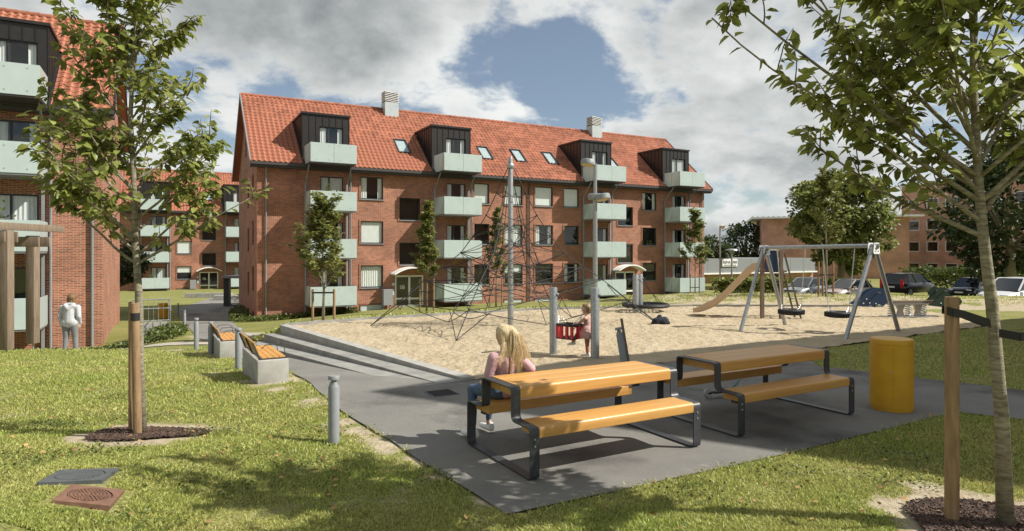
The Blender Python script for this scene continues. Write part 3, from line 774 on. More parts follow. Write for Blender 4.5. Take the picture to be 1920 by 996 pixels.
# ------------------------------------------------------------------ trees
def leaf_arrays(P, D, size, rng_, fold=.35, droop=.6, wide=.5):
    """P base points, D pointing directions: one folded ovate leaf each, 6 corners"""
    n = len(P); up = np.array([0, 0, 1.0])
    D = D + np.array([0, 0, -droop]) * rng_.uniform(.4, 1.3, (n, 1)); D /= np.linalg.norm(D, axis=1, keepdims=True)
    S = np.cross(D, up + rng_.normal(0, .45, (n, 3))); S /= np.linalg.norm(S, axis=1, keepdims=True) + 1e-9
    Nn = np.cross(S, D)
    l = size * rng_.uniform(.7, 1.25, (n, 1)); w = l * wide * .5
    V = np.stack([P, P + D * l * .35 + S * w + Nn * w * fold, P + D * l * .72 + S * w * .8 + Nn * w * fold * .6 - Nn * l * .05,
                  P + D * l - Nn * l * .14, P + D * l * .72 - S * w * .8 + Nn * w * fold * .6 - Nn * l * .05, P + D * l * .35 - S * w + Nn * w * fold,
                  P + D * l * .4, P + D * l * .72 - Nn * l * .06], 1)
    F_ = np.array([(0, 1, 6), (1, 2, 7, 6), (2, 3, 7), (0, 6, 5), (6, 7, 4, 5), (7, 3, 4)], dtype=object)
    return V, F_
def leaves_obj(name, P, D, size, m, parent, seed, **kw):
    rng_ = np.random.default_rng(seed); V, F_ = leaf_arrays(np.array(P), np.array(D), size, rng_, **kw)
    n = len(V); base = np.arange(n) * 8
    faces = []
    for b0 in base.tolist():
        for f in F_: faces.append(tuple(b0 + i for i in f))
    me = bpy.data.meshes.new(name); me.from_pydata(V.reshape(-1, 3).tolist(), [], faces); me.materials.append(m)
    me.polygons.foreach_set('use_smooth', [True] * len(me.polygons))
    o = bpy.data.objects.new(name, me); COL.objects.link(o); o.parent = parent; return o
def branch_path(p, d, ln, rnd, n=7, curl=.25, wob=.12):
    pts = [Vector(p)]; d = Vector(d).normalized()
    for i in range(n):
        d = (d + Vector((rnd.uniform(-wob, wob), rnd.uniform(-wob, wob), curl / n + rnd.uniform(-wob, wob) * .6))).normalized()
        pts.append(pts[-1] + d * ln / n)
    return pts
def tree(name, base, label, trunk_pts, tr, limbs, leaf, m, seed, per=24, twigs=9, twl=.5, group=None, droop=.6, top_leaves=True, wide=.5):
    """limbs: (height fraction along trunk, azimuth deg, elevation deg, length). Twigs grow on limbs, leaves on twigs."""
    rnd = random.Random(seed); root = empty(name, base); tag(root, label, 'tree', group)
    mb = MB(); n = len(trunk_pts)
    mb.tube([Vector(p) for p in trunk_pts], [tr * (1.18 if i == 0 else 1 - .72 * i / (n - 1)) for i in range(n)], 12)
    P = []; D = []
    def at(f_):
        k = f_ * (n - 1); i = min(int(k), n - 2); return Vector(trunk_pts[i]).lerp(Vector(trunk_pts[i + 1]), k - i), i
    tw = MB()
    def leafy(pts, cnt):
        for j in range(cnt):
            f_ = rnd.uniform(.08, 1.0) * (len(pts) - 1); i = min(int(f_), len(pts) - 2)
            p = pts[i].lerp(pts[i + 1], f_ - i); d = (pts[i + 1] - pts[i]).normalized()
            a = rnd.uniform(0, 2 * math.pi)
            side = Vector((math.cos(a), math.sin(a), rnd.uniform(-.2, .5)))
            P.append(p + side * .012); D.append(d * .55 + side * .8)
    def twig(p, d, ln):
        pts = branch_path(p, d, ln, rnd, 5, .12, .16); tw.tube(pts, [.006, .005, .0045, .004, .003, .002], 4, cap=False); leafy(pts, per); return pts
    for (f_, az, el, ln) in limbs:
        p, i = at(f_); a = R(az + rnd.uniform(-8, 8)); e = R(el)
        d = Vector((math.cos(a) * math.cos(e), math.sin(a) * math.cos(e), math.sin(e)))
        pts = branch_path(p, d, ln, rnd, 8, .25, .10)
        r0 = tr * .42 * (1 - .5 * f_) * min(1.2, .5 + ln / 2.2)
        mb.tube(pts, [max(.006, r0 * (1 - .85 * k / 8)) for k in range(9)], 7)
        for k in range(twigs):
            q = rnd.uniform(.22, 1.0) * 8; j = min(int(q), 7); b0 = pts[j].lerp(pts[j + 1], q - j)
            dd = (pts[j + 1] - pts[j]).normalized(); a2 = rnd.uniform(0, 2 * math.pi)
            sd = Vector((math.cos(a2), math.sin(a2), rnd.uniform(-.1, .7)))
            pt = twig(b0, dd * .75 + sd * .75, twl * rnd.uniform(.55, 1.2) * (1.15 - .5 * q / 8))
            if rnd.random() < .5: twig(pt[2], (pt[3] - pt[2]).normalized() + Vector((rnd.uniform(-1, 1), rnd.uniform(-1, 1), .2)), twl * .5)
        leafy(pts[3:], per)
    o = mb.build('trunk', BARK, root, 'full')
    if tw.v: tw.build('twigs', TWIG, o, fix=False)['kind'] = 'stuff'
    leaves_obj('crown', P, D, leaf, m, root, seed, droop=droop, wide=wide)
    return root
def spiral(n, f0, f1, e0, e1, l0, l1, seed, jitter=.15):
    rnd = random.Random(seed); out = []
    for i in range(n):
        t_ = i / (n - 1); out.append((f0 + (f1 - f0) * t_, i * 137.5 + rnd.uniform(-20, 20), e0 + (e1 - e0) * t_ + rnd.uniform(-6, 6), (l0 + (l1 - l0) * t_ ** 1.3) * rnd.uniform(1 - jitter, 1 + jitter)))
    return out
# left cherry: trunk bare to 2 m, limbs steep; long ones reach right and left
LT = Vector((-3.96, 6.88, h(-3.96, 6.88)))
tp = [(0, 0, -.05), (-.02, 0, .8), (-.04, .02, 1.5), (-.07, 0, 2.1), (-.10, .03, 2.7), (-.13, .02, 3.4), (-.10, .05, 4.2), (-.06, .05, 5.2)]
limbs = spiral(24, .36, .97, 28, 62, 1.25, .75, 5) + [(.36, 172, 30, 1.25), (.38, 12, 38, 1.15), (.42, 165, 35, 1.35), (.47, 10, 42, 1.2), (.5, 178, 45, 1.35), (.6, 172, 38, 1.1), (.62, 5, 55, 1.1), (.72, 176, 50, 1.1), (.8, 90, 60, .9), (.8, 200, 62, .9), (.86, 20, 60, .9), (.42, 270, 35, .9), (.55, 250, 45, .9)]
tree('cherry_tree', LT, 'young cherry tree with one stake on the left lawn in front of the brick blocks', tp, .047, limbs, .112, LEAF, 11, per=10, twigs=8, twl=.46, droop=.95, wide=.46)
RT = Vector((3.62, 4.72, 0))
tp = [(0, 0, -.05), (-.03, 0, .8), (-.10, 0, 1.6), (-.16, .01, 2.15), (-.19, .02, 2.6), (-.21, .04, 3.3), (-.19, .05, 4.0), (-.16, .05, 5.0)]
limbs = spiral(18, .5, .97, 35, 62, 1.3, .8, 9) + [(.42, 172, 24, 1.5), (.45, 190, 30, 1.5), (.50, 176, 33, 2.4), (.52, 165, 42, 2.0), (.56, 182, 36, 2.8), (.60, 176, 42, 2.7), (.66, 185, 46, 1.9), (.72, 172, 52, 1.7), (.47, 15, 48, 1.5), (.5, 345, 42, 1.5), (.58, 20, 50, 1.3), (.62, 90, 45, 1.3), (.55, 130, 38, 1.4), (.58, 225, 40, 1.5), (.66, 215, 45, 1.4), (.7, 150, 48, 1.5)]
tree('cherry_tree', RT, 'cherry tree tied with black straps at the right edge by the yellow bin', tp, .050, limbs, .115, LEAF, 12, per=12, twigs=9, twl=.52, droop=.95, wide=.44)
# stakes and straps
def stake(base, ht, r, label, lean=(0, 0), group=None):
    o = empty('tree_stake', base); tag(o, label, 'stake', group)
    mb = MB(); pts = [(0, 0, -.1), (lean[0] * .5, lean[1] * .5, ht * .5), (lean[0], lean[1], ht - .01), (lean[0], lean[1], ht)]
    mb.tube(pts, [r * 1.03, r, r, r * .93], 16); mb.build('pole', STAKE, o, True); return o
s1 = stake(LT + Vector((.03, -.12, 0)), 1.40, .041, 'thick round wooden stake in front of the left cherry trunk', (-.03, 0))
mb = MB(); mb.lathe([(.043, 1.22), (.045, 1.22), (.045, 1.30), (.043, 1.30)], 16, 0, (-.027, 0, 0)); mb.bar((-.03, .05, 1.25), (-.06, .16, 1.25), .012, .07); mb.build('strap', BLACK, s1)
stake(LT + Vector((-.16, .10, 0)), 1.40, .035, 'thinner wooden stake hidden behind the left cherry trunk')
s2 = stake(Vector((3.28, 4.80, 0)), 1.67, .048, 'round wooden stake with black strap beside the right cherry trunk')
def strap(parent, pts, wd=.06):
    mb = MB()
    for a, b_ in zip(pts, pts[1:]):
        a = Vector(a); b_ = Vector(b_); z = Vector((0, 0, wd / 2)); d = (b_ - a).cross(Vector((0, 0, 1))).normalized() * .004
        mb.add([a - z - d, b_ - z - d, b_ + z - d, a + z - d, a - z + d, b_ - z + d, b_ + z + d, a + z + d], [(3, 2, 1, 0), (4, 5, 6, 7), (0, 1, 5, 4), (1, 2, 6, 5), (2, 3, 7, 6), (3, 0, 4, 7)])
    mb.build('strap', BLACK, parent)
strap(s2, [(-.052, -.02, 1.57), (-.03, -.054, 1.56), (.05, -.054, 1.545), (.20, -.09, 1.49), (.25, -.11, 1.47)])
strap(s2, [(-.04, .05, 1.57), (.05, .06, 1.56), (.17, -.02, 1.50), (.22, -.04, 1.48)])
s3 = stake(Vector((4.35, 4.55, 0)), 1.67, .048, 'second wooden stake of the right cherry tree beyond the right edge')
strap(s3, [(0, -.055, 1.56), (-.4, -.07, 1.46), (-.78, -.03, 1.41), (-.83, .1, 1.42)])
# bark mulch rings: loose chips
def mulch(c, r, n, label, seed, sq=.62):
    rnd = random.Random(seed); mb = MB()
    for i in range(n):
        a = rnd.uniform(0, 6.283); q = r * math.sqrt(rnd.random()) * (1 + .15 * math.sin(3 * a + seed)); x, y = c[0] + q * math.cos(a), c[1] + q * math.sin(a) * sq
        l, w, th = rnd.uniform(.02, .05), rnd.uniform(.008, .018), .004
        M_ = Matrix.Translation((x, y, h(x, y) + .012 + rnd.uniform(0, .02) * (1 - q / r))) @ Matrix.Rotation(rnd.uniform(0, 6.28), 4, 'Z') @ Matrix.Rotation(rnd.gauss(0, .35), 4, 'Y') @ Matrix.Rotation(rnd.gauss(0, .35), 4, 'X')
        mb.box(-l / 2, l / 2, -w / 2, w / 2, 0, th, 0, M_)
    o = mb.build('bark_mulch', MULCHM, fix=False); tag(o, label, 'mulch', kind='stuff'); return o
mulch((-3.92, 6.86), .60, 5000, 'dark bark mulch ring round the left cherry tree', 1)
mulch((3.62, 4.72), .72, 6500, 'dark bark mulch ring round the right cherry tree', 2)
def small_tree(px, py, Y, ht, cw, label, seed, m=LEAF2, stakes=2, leaf=.13, cb=.3, n=15, tr=.045, per=16):
    x = (px - 960) / F * Y; b_ = Vector((x, Y, h(x, Y)))
    tp = [(0, 0, -.05), (.02, 0, ht * .3), (-.01, .02, ht * .6), (.02, 0, ht * .95)]
    tree('young_tree', b_, label, tp, tr, [(f_, a, e, l * cw) for f_, a, e, l in spiral(n, cb, .97, 42, 75, 1.0, .55, seed)], leaf, m, seed, per=per, twigs=7, twl=.45 * cw, group='young trees round the playground')
    for k in range(stakes):
        dx = (-.32, .32, 0)[k]; dy = (0, .05, .3)[k]
        stake(b_ + Vector((dx, dy, 0)), ht * .30 if ht > 4 else 1.0, .04, 'stake %s of the %s' % (('left', 'right', 'rear')[k], label), group=None)
    mb = MB(); mb.bar(b_ + Vector((-.32, -.04, .9)), b_ + Vector((.32, -.02, .9)), .01, .05); o = mb.build('tree_tie', BLACK); tag(o, 'black tie strap on the %s' % label, 'strap')
small_tree(606, 603, 19.6, 3.35, 1.25, 'small young tree before the left balcony stack', 31, cb=.33, leaf=.13, n=20, per=18)
small_tree(800, 578, 30.0, 5.0, .75, 'slim young tree beside the arched entrance', 32, cb=.33, leaf=.16, n=22)
small_tree(930, 575, 34.5, 5.1, .8, 'slim young tree seen through the climbing net', 33, cb=.34, leaf=.15, n=16)
small_tree(1303, 555, 44.5, 6.0, 1.35, 'young tree at the right end of the long block', 34, cb=.40, leaf=.2, n=16)
small_tree(1549, 552, 27.0, 4.9, 1.25, 'young tree with three stakes on the sandy mound', 35, cb=.42, leaf=.15, n=14, stakes=3)
def big_tree(x, y, ht, rx, rz, cz, label, m, n, leaf, seed, z0=None, tr=.28):
    """old crown: leaf clumps over the shell and through the volume of many boughs"""
    rnd = random.Random(seed); z0 = h(x, y) if z0 is None else z0; root = empty('broadleaf_tree', (x, y, z0)); tag(root, label, 'tree')
    mb = MB(); mb.tube([(0, 0, -.2), (.1, 0, ht * .25), (0, .1, ht * .5), (.1, 0, ht * .8)], [tr * 1.2, tr, tr * .7, tr * .2], 10)
    cl = []
    for i in range(95):
        while True:
            v = Vector((rnd.uniform(-1, 1), rnd.uniform(-1, 1), rnd.uniform(-1, 1)))
            if .30 < v.length < 1: break
        v = v.normalized() * (v.length ** .5) * rnd.uniform(.82, 1.08)
        p = Vector((v.x * rx, v.y * rx, cz + v.z * rz)); cl.append((p, rnd.uniform(.16, .30) * rx))
    for p, r_ in cl[:22]: mb.tube([(0, 0, ht * .3), Vector((p.x * .5, p.y * .5, (p.z + ht * .3) * .5 + .2)), p], [tr * .35, tr * .22, .03], 6)
    mb.build('trunk', BARK, root, 'full')
    P = []; D = []
    for i in range(n):
        p, r_ = cl[rnd.randrange(len(cl))]
        v = Vector((rnd.gauss(0, 1), rnd.gauss(0, 1), rnd.gauss(0, 1))).normalized()
        P.append(p + Vector((v.x * r_, v.y * r_, v.z * r_ * .7)) * rnd.random() ** .4); D.append(v + Vector((0, 0, .2)))
    leaves_obj('crown', P, D, leaf, m, root, seed, droop=.5, wide=.75)
big_tree(29.6, 58, 12.0, 4.0, 4.5, 6.4, 'tall round linden tree in front of the brick office block', LEAF3, 15000, .34, 41)
big_tree(34, 44, 12, 4.3, 4.6, 6.3, 'dark broad tree behind the right cherry trunk', LEAF4, 9000, .34, 42)
big_tree(22.3, 72, 5.0, 2.3, 2.0, 3.0, 'rounded dark tree behind the low supermarket on its left', LEAF4, 3500, .3, 43)
big_tree(25.5, 100, 6.5, 3.4, 2.8, 3.6, 'rounded dark tree behind the low supermarket next to its sign', LEAF4, 3500, .35, 44)
big_tree(33.5, 92, 7.5, 3.4, 3.1, 4.4, 'green tree beyond the supermarket roof left of the office wing', LEAF4, 3500, .35, 45)
big_tree(-26.5, 43, 6, 1.9, 1.9, 3.6, 'dark tree between the blocks behind the left cherry', LEAF4, 4500, .2, 46, tr=.1)

# ------------------------------------------------------------------ grass blades
rg = np.random.default_rng(3)
def blades(n, y0, y1, name, label):
    Y = 1 / (rg.uniform(1 / y1 ** 1.0, 1 / y0 ** 1.0, n)); X = (rg.uniform(-1.08, 1.08, n)) * .80 * Y
    keep = ~covered(X, Y) & ~pip(PAVE2_P, X, Y) & ~pip(PAVE1_P, X, Y); X = X[keep]; Y = Y[keep]
    for c, r_ in (((-3.92, 6.86), .55), ((3.62, 4.72), .66)):
        k = (X - c[0]) ** 2 + ((Y - c[1]) / .62) ** 2 > r_ * r_; X = X[k]; Y = Y[k]
    for c in (ground(150, 896), ground(168, 931)):
        ca_, sa_ = math.cos(DANG - R(12)), math.sin(DANG - R(12)); U = (X - c[0]) * ca_ + (Y - c[1]) * sa_; W = -(X - c[0]) * sa_ + (Y - c[1]) * ca_
        k = (abs(U) > .25) | (abs(W) > .25); X = X[k]; Y = Y[k]
    bz = np.array([bare(a, b_) for a, b_ in zip(X, Y)]); k = rg.random(len(X)) > bz * 1.05; X = X[k]; Y = Y[k]; bz = bz[k]
    Z = np.array([h(a, b_) for a, b_ in zip(X, Y)]) - .02
    n = len(X); a = rg.uniform(0, 2 * np.pi, n); tall = rg.uniform(.012, .030, n) * (1.15 - .6 * bz) * (1 + .04 * Y); w = rg.uniform(.0018, .0036, n) * (1 + .10 * Y)
    lean = rg.normal(0, .55, (n, 2)) * tall[:, None]
    base = np.stack([X, Y, Z], 1); s = np.stack([np.cos(a) * w, np.sin(a) * w, 0 * a], 1)
    mid = base + np.stack([lean[:, 0] * .35, lean[:, 1] * .35, tall * .62], 1); tip = base + np.stack([lean[:, 0], lean[:, 1], tall], 1)
    V = np.stack([base - s, base + s, mid + s * .8, mid - s * .8, tip], 1).reshape(-1, 3)
    me = bpy.data.meshes.new(name); me.vertices.add(len(V)); me.vertices.foreach_set('co', V.ravel())
    i0 = np.arange(n) * 5
    loops = np.stack([i0, i0 + 1, i0 + 2, i0 + 3, i0 + 3, i0 + 2, i0 + 4], 1).ravel()
    me.loops.add(len(loops)); me.loops.foreach_set('vertex_index', loops)
    st = np.stack([np.arange(n) * 7, np.arange(n) * 7 + 4], 1).ravel(); tot = np.tile([4, 3], n)
    me.polygons.add(2 * n); me.polygons.foreach_set('loop_start', st); me.polygons.foreach_set('loop_total', tot)
    me.update(calc_edges=True); me.validate(); me.materials.append(GRASSB)
    o = bpy.data.objects.new(name, me); COL.objects.link(o); tag(o, label, 'grass', kind='stuff'); return o
blades(600000, 3.9, 17, 'grass', 'short patchy lawn grass round the path and tables')
# ragged tufts on the lawn edges, clover and fallen leaves
def edge_tufts(pts, n, label, seed):
    rnd = random.Random(seed); P = []; D = []; seg = list(zip(pts, pts[1:])); ln = [math.dist(a, b_) for a, b_ in seg]
    for i in range(n):
        (a, b_), = rnd.choices(seg, ln); f_ = rnd.random(); j = rnd.gauss(0, .045); x = a[0] + (b_[0] - a[0]) * f_ + j; y = a[1] + (b_[1] - a[1]) * f_ + rnd.gauss(0, .045)
        if fbm(x, y, 2.2) < -.02: continue
        P.append((x, y, h(x, y) - .004)); D.append((rnd.gauss(0, 1), rnd.gauss(0, 1), 1.0))
    o = leaves_obj('edge_grass', P, D, .042, GRASSB, None, seed, droop=.1, wide=.14); tag(o, label, 'grass', kind='stuff')
edge_tufts([(y_, x_) for x_, y_ in [(5.0, -.1), (6.78, -1.26), (8.15, -2.18), (12, -4.29), (16.2, -7.02)]], 2200, 'ragged grass along the left edge of the asphalt path', 61)
edge_tufts([(-.02, 4.9), (2.9, 6.47), (5.26, 7.87), (6.13, 7.7), (9, 6.68)], 2200, 'ragged grass along the front edge of the asphalt', 62)
def litter(n, m, size, label, name, seed, cl):
    rnd = random.Random(seed); P = []; D = []; cs = [(rnd.uniform(-5.5, 5), rnd.uniform(4.2, 9)) for _ in range(cl)]
    for i in range(n):
        c = rnd.choice(cs); x, y = c[0] + rnd.gauss(0, .22 if cl < 60 else 2), c[1] + rnd.gauss(0, .18 if cl < 60 else 1)
        if covered(np.array([x]), np.array([y]))[0] or (-3.9 < x < -2.9 and 4.5 < y < 5.6): continue
        P.append((x, y, h(x, y) + .02)); D.append((rnd.gauss(0, 1), rnd.gauss(0, 1), rnd.uniform(0, .5)))
    o = leaves_obj(name, P, D, size, m, None, seed, droop=.05, wide=.8); tag(o, label, 'plants', kind='stuff')
litter(5200, HEDGE, .026, 'patches of small clover in the near lawn', 'clover', 71, 34)
litter(420, mat('dry_leaf', (.34, .21, .08), .8, island=.4), .045, 'scattered dry fallen leaves on the near lawn', 'fallen_leaves', 72, 90)
# taller weeds along walls and under the gable
def weeds(name, pts, n, size, label, m=HEDGE, ht=.35, cat='plants'):
    rnd = random.Random(len(pts) + n); P = []; D = []
    for i in range(n):
        k = rnd.randrange(len(pts) - 1); a, b_ = pts[k], pts[k + 1]; f_ = rnd.random(); w = a[2] + (b_[2] - a[2]) * f_
        x = a[0] + (b_[0] - a[0]) * f_ + rnd.uniform(-w, w); y = a[1] + (b_[1] - a[1]) * f_ + rnd.uniform(-w, w)
        P.append((x, y, h(x, y) + rnd.random() ** 1.5 * ht)); D.append((rnd.gauss(0, 1), rnd.gauss(0, 1), 1.3))
    o = leaves_obj(name, P, D, size, m, None, n, droop=.2, wide=.55); tag(o, label, cat, kind='stuff'); return o
weeds('ground_cover', [(-15.3, 36.2, .6), (-12, 38.2, .35), (-9.6, 39.6, .3)], 2600, .13, 'low green plants along the foot of the long block', ht=.28)
weeds('ground_cover', [(-15.9, 37.6, .5), (-17.6, 41.5, .5), (-18.9, 45, .4)], 3000, .14, 'dark green shrubs under the gable wall beside the path', ht=.4)
weeds('ground_cover', [(-11.9, 22.3, .45), (-13.7, 25.5, .6), (-15.3, 28.3, .5)], 3600, .13, 'leafy low bed with bollards beside the sloping path', ht=.24)
weeds('ground_cover', [(-11, 20.7, .25), (-13.5, 21, .3), (-16, 21.3, .3)], 1300, .1, 'thin weeds at the foot of the stair wall', ht=.22)
weeds('ground_cover', [(-7.9, 19.4, .3), (-7.2, 20.2, .5), (-8.2, 21.5, .3)], 900, .1, 'small grassy patch between path and paving', GRASSB, .12)
weeds('grass_tufts', [(5.5, 26.2, 1.2), (9, 27.0, 1.6), (13, 26.6, 1.8), (17, 25.5, 1.8), (21, 24.5, 1.5)], 3600, .06, 'sparse grass tufts on the sandy mound before the cars', GRASSB, .045, 'grass')
weeds('grass_tufts', [(-5, 20.6, .7), (-1.5, 23, 1.0), (2, 25, 1.0), (5.5, 26, 1.0)], 2600, .09, 'mown grass strip behind the sand', GRASSB, .05, 'grass')
def hedge(name, a, b_, w, ht, label, n, m=HEDGE, leaf=.16):
    rnd = random.Random(n); P = []; D = []
    for i in range(n):
        f_ = rnd.random(); x = a[0] + (b_[0] - a[0]) * f_ + rnd.uniform(-w, w); y = a[1] + (b_[1] - a[1]) * f_ + rnd.uniform(-w, w)
        z = rnd.random() ** .6 * ht * (1 + .12 * fbm(x, y, .6)); P.append((x, y, h(x, y) + z)); D.append((rnd.gauss(0, 1), rnd.gauss(0, 1) - .4, .7))
    o = leaves_obj(name, P, D, leaf, m, None, n, droop=.2, wide=.6); tag(o, label, 'hedge', kind='stuff')
hedge('hedge', (34, 55), (66, 66), 1.0, 2.0, 'clipped green hedge behind the parked cars', 14000, leaf=.26)
hedge('hedge', (16, 50), (22, 52), .6, 1.25, 'tall wild grasses behind the slide', 2600, LEAF2, .3)
hedge('hedge', (22, 53), (30, 55), .5, 1.1, 'low hedge along the car park beside the slide', 4000, leaf=.2)

# ------------------------------------------------------------------ picnic tables
TANG = math.atan2(1.0, 1.77)
def round_path(pts, r, n=4, closed=True):
    out = []; m = len(pts)
    for i in range(m):
        p = Vector(pts[i]); a = Vector(pts[i - 1]); b_ = Vector(pts[(i + 1) % m])
        d1 = (a - p).normalized(); d2 = (b_ - p).normalized(); q = min(r, (a - p).length * .45, (b_ - p).length * .45)
        for k in range(n + 1):
            t_ = k / n; out.append((p + d1 * q) * (1 - t_) ** 2 + p * 2 * t_ * (1 - t_) + (p + d2 * q) * t_ ** 2)
    return out
def picnic_table(loc, label):
    root = empty('picnic_table', loc, TANG); tag(root, label, 'picnic table', 'picnic tables')
    W_, LN = 1.28, 2.04; tb0, tb1 = .335, .945
    outer = round_path([(0, 0), (0, .46), (tb0, .46), (tb0, .755), (tb1, .755), (tb1, .46), (W_, .46), (W_, 0)], .055)
    inner = []
    n = len(outer); th = .014
    for i in range(n):
        d = (Vector(outer[(i + 1) % n]) - Vector(outer[i - 1])).normalized(); inner.append(Vector(outer[i]) + Vector((d.y, -d.x)) * th)
    for x0, x1 in ((0, .095), (LN - .095, LN)):
        mb = MB(); v = []
        for x in (x0, x1):
            for p in outer: v.append((x, p[0], p[1] + .002))
            for p in inner: v.append((x, p[0], p[1] + .002))
        f = []
        for i in range(n):
            j = (i + 1) % n
            f += [(i, j, 2 * n + j, 2 * n + i), (n + j, n + i, 3 * n + i, 3 * n + j), (j, i, n + i, n + j), (2 * n + i, 2 * n + j, 3 * n + j, 3 * n + i)]
        mb.add(v, f); fr = mb.build('end_frame', ANTH, root, True)
        mb = MB()
        for yy, z in ((.03, .36), (W_ - .03, .36), (tb0 + .02, .62), (tb1 - .02, .62)):
            s = -1 if x0 == 0 else 1; X = x0 - .002 if x0 == 0 else x1 + .002
        for y_ in (-.002,):
            for z in (.36, .30): mb.lathe([(.011, 0), (.008, .006)], 8, 0, M=Matrix.Translation(((x0 + x1) / 2, y_, z)) @ Matrix.Rotation(R(90), 4, 'X'))
        mb.build('bolt', STEEL, fr)
    def board(y0, y1, z1, th, name, round_y0):
        """plank along x with a big round on its outer long edge"""
        prof = []; r = min(.035, th * .45)
        corners = [(y0, z1 - th, .008), (y0, z1, r if round_y0 < 0 else .004), (y1, z1, r if round_y0 > 0 else .004), (y1, z1 - th, .008)]
        for i in range(4):
            p = Vector(corners[i][:2]); a = Vector(corners[i - 1][:2]); b_ = Vector(corners[(i + 1) % 4][:2]); q = corners[i][2]
            d1 = (a - p).normalized() * q; d2 = (b_ - p).normalized() * q
            for k in range(5): t_ = k / 4; prof.append((p + d1) * (1 - t_) ** 2 + p * 2 * t_ * (1 - t_) + (p + d2) * t_ ** 2)
        mb = MB(); m = len(prof); x0, x1 = .0965, LN - .0965
        mb.add([(x0, p.x, p.y) for p in prof] + [(x1, p.x, p.y) for p in prof], [tuple(range(m)), tuple(reversed(range(m, 2 * m)))] + [(i, (i + 1) % m, m + (i + 1) % m, m + i) for i in range(m)])
        return mb.build(name, WOOD, root, True)
    board(.002, .312, .464, .10, 'seat', -1); board(W_ - .312, W_ - .002, .464, .10, 'seat', 1)
    board(tb0 + .002, tb0 + .2, .760, .115, 'tabletop_board', -1); board(tb0 + .204, tb1 - .204, .760, .115, 'tabletop_board', 0); board(tb1 - .2, tb1 - .002, .760, .115, 'tabletop_board', 1)
    mb = MB()
    for y_ in (.16, W_ - .16): mb.box(.10, LN - .10, y_ - .04, y_ + .04, .335, .363)
    mb.build('seat_beam', ANTH, root)
    return root
picnic_table((.16, 5.60, .006), 'sunlit wooden picnic table in front with the blonde woman leaning on it')
picnic_table((2.44, 6.92, .006), 'shaded wooden picnic table behind, next to the yellow bin')
# ------------------------------------------------------------------ yellow bin
def bin_(loc, r, ht, label, rz=0.0):
    o = empty('waste_bin', loc, rz); tag(o, label, 'bin', 'yellow bins')
    mb = MB(); mb.lathe([(r * .97, 0), (r * .97, .03), (r, .032), (r, ht - .075), (r * .985, ht - .073), (r * .985, ht - .066), (r, ht - .064), (r, ht - .02), (r * .985, ht - .008), (r * .96, ht), (r * .5, ht + .004), (.01, ht + .006)], 40); mb.build('drum', YELLOW, o, True)
    mb = MB(); n = 20; v = []; a0, a1 = R(183), R(262)
    for k in range(n + 1):
        a = a0 + (a1 - a0) * k / n
        for rr in (r + .001, r + .009):
            for z in (.06, ht - .09): v.append((rr * math.cos(a), rr * math.sin(a), z))
    f = []
    for k in range(n):
        q = 4 * k; f += [(q, q + 1, q + 5, q + 4), (q + 2, q + 6, q + 7, q + 3), (q + 1, q + 3, q + 7, q + 5), (q, q + 4, q + 6, q + 2)]
    f += [(0, 2, 3, 1), (4 * n, 4 * n + 1, 4 * n + 3, 4 * n + 2)]
    mb.add(v, f); d = mb.build('door', YELLOW, o)
    a = R(258); mb = MB(); mb.lathe([(.012, 0), (.012, .02)], 10, 0, M=Matrix.Translation((r * math.cos(a), r * math.sin(a), ht * .56)) @ Matrix.Rotation(a, 4, 'Z') @ Matrix.Rotation(R(90), 4, 'Y')); mb.build('lock', STEEL, d)
    return o
bin_((4.86, 8.24, .006), .245, .9, 'large yellow cylindrical waste bin beside the shaded picnic table', R(-20))
g = ground(305, 590); bin_((-21.7, 40.0, h(-21.7, 40.0)), .28, .95, 'small-looking distant yellow bin before the far block')
# ------------------------------------------------------------------ bollard lamps
def bollard(loc, label, ht=.70, r=.058, tilt=None):
    o = empty('bollard_lamp', loc); tag(o, label, 'bollard', 'bollard lamps along the path')
    if tilt: o.rotation_euler = tilt
    mb = MB(); mb.lathe([(r, -.1), (r, ht * .83), (r * .9, ht * .85), (r * .45, ht * .93), (r * .42, ht * .95)], 20); mb.build('post', STEELD, o, True)
    mb = MB(); mb.lathe([(r * .88, ht * .855), (r * .88, ht * .945)], 20); mb.build('lens', GLASS, o, True)
    mb = MB(); mb.lathe([(r * 1.02, ht * .945), (r * 1.02, ht * .99), (r * .95, ht)], 20); mb.build('cap', STEELD, o, True)
    return o
bollard(ground(626, 829), 'grey bollard lamp on the near lawn left of the path')
bollard(ground(447, 692), 'bollard lamp right behind the nearer concrete bench', .75)
bollard(ground(395, 663), 'bollard lamp right behind the farther concrete bench', .75)
bollard(ground(368, 655), 'bollard lamp at the corner of the stair wall bed', .8)
bollard(ground(346, 617), 'bollard lamp standing in the leafy bed', .8)
bollard(ground(94, 650), 'bollard lamp by the left block near the walking woman', .8)
bollard(ground(334, 592), 'dark bollard lamp in the shade beyond the leafy bed', .8)
bo = bollard((1.92, 10.9, .02), 'tilted dark bollard lamp with a stick at the sand edge', .72, .06, (R(-3), R(-9), 0))
mb = MB(); mb.box(.055, .095, -.02, .02, -.1, .86); mb.build('prop_stick', WOODG, bo)
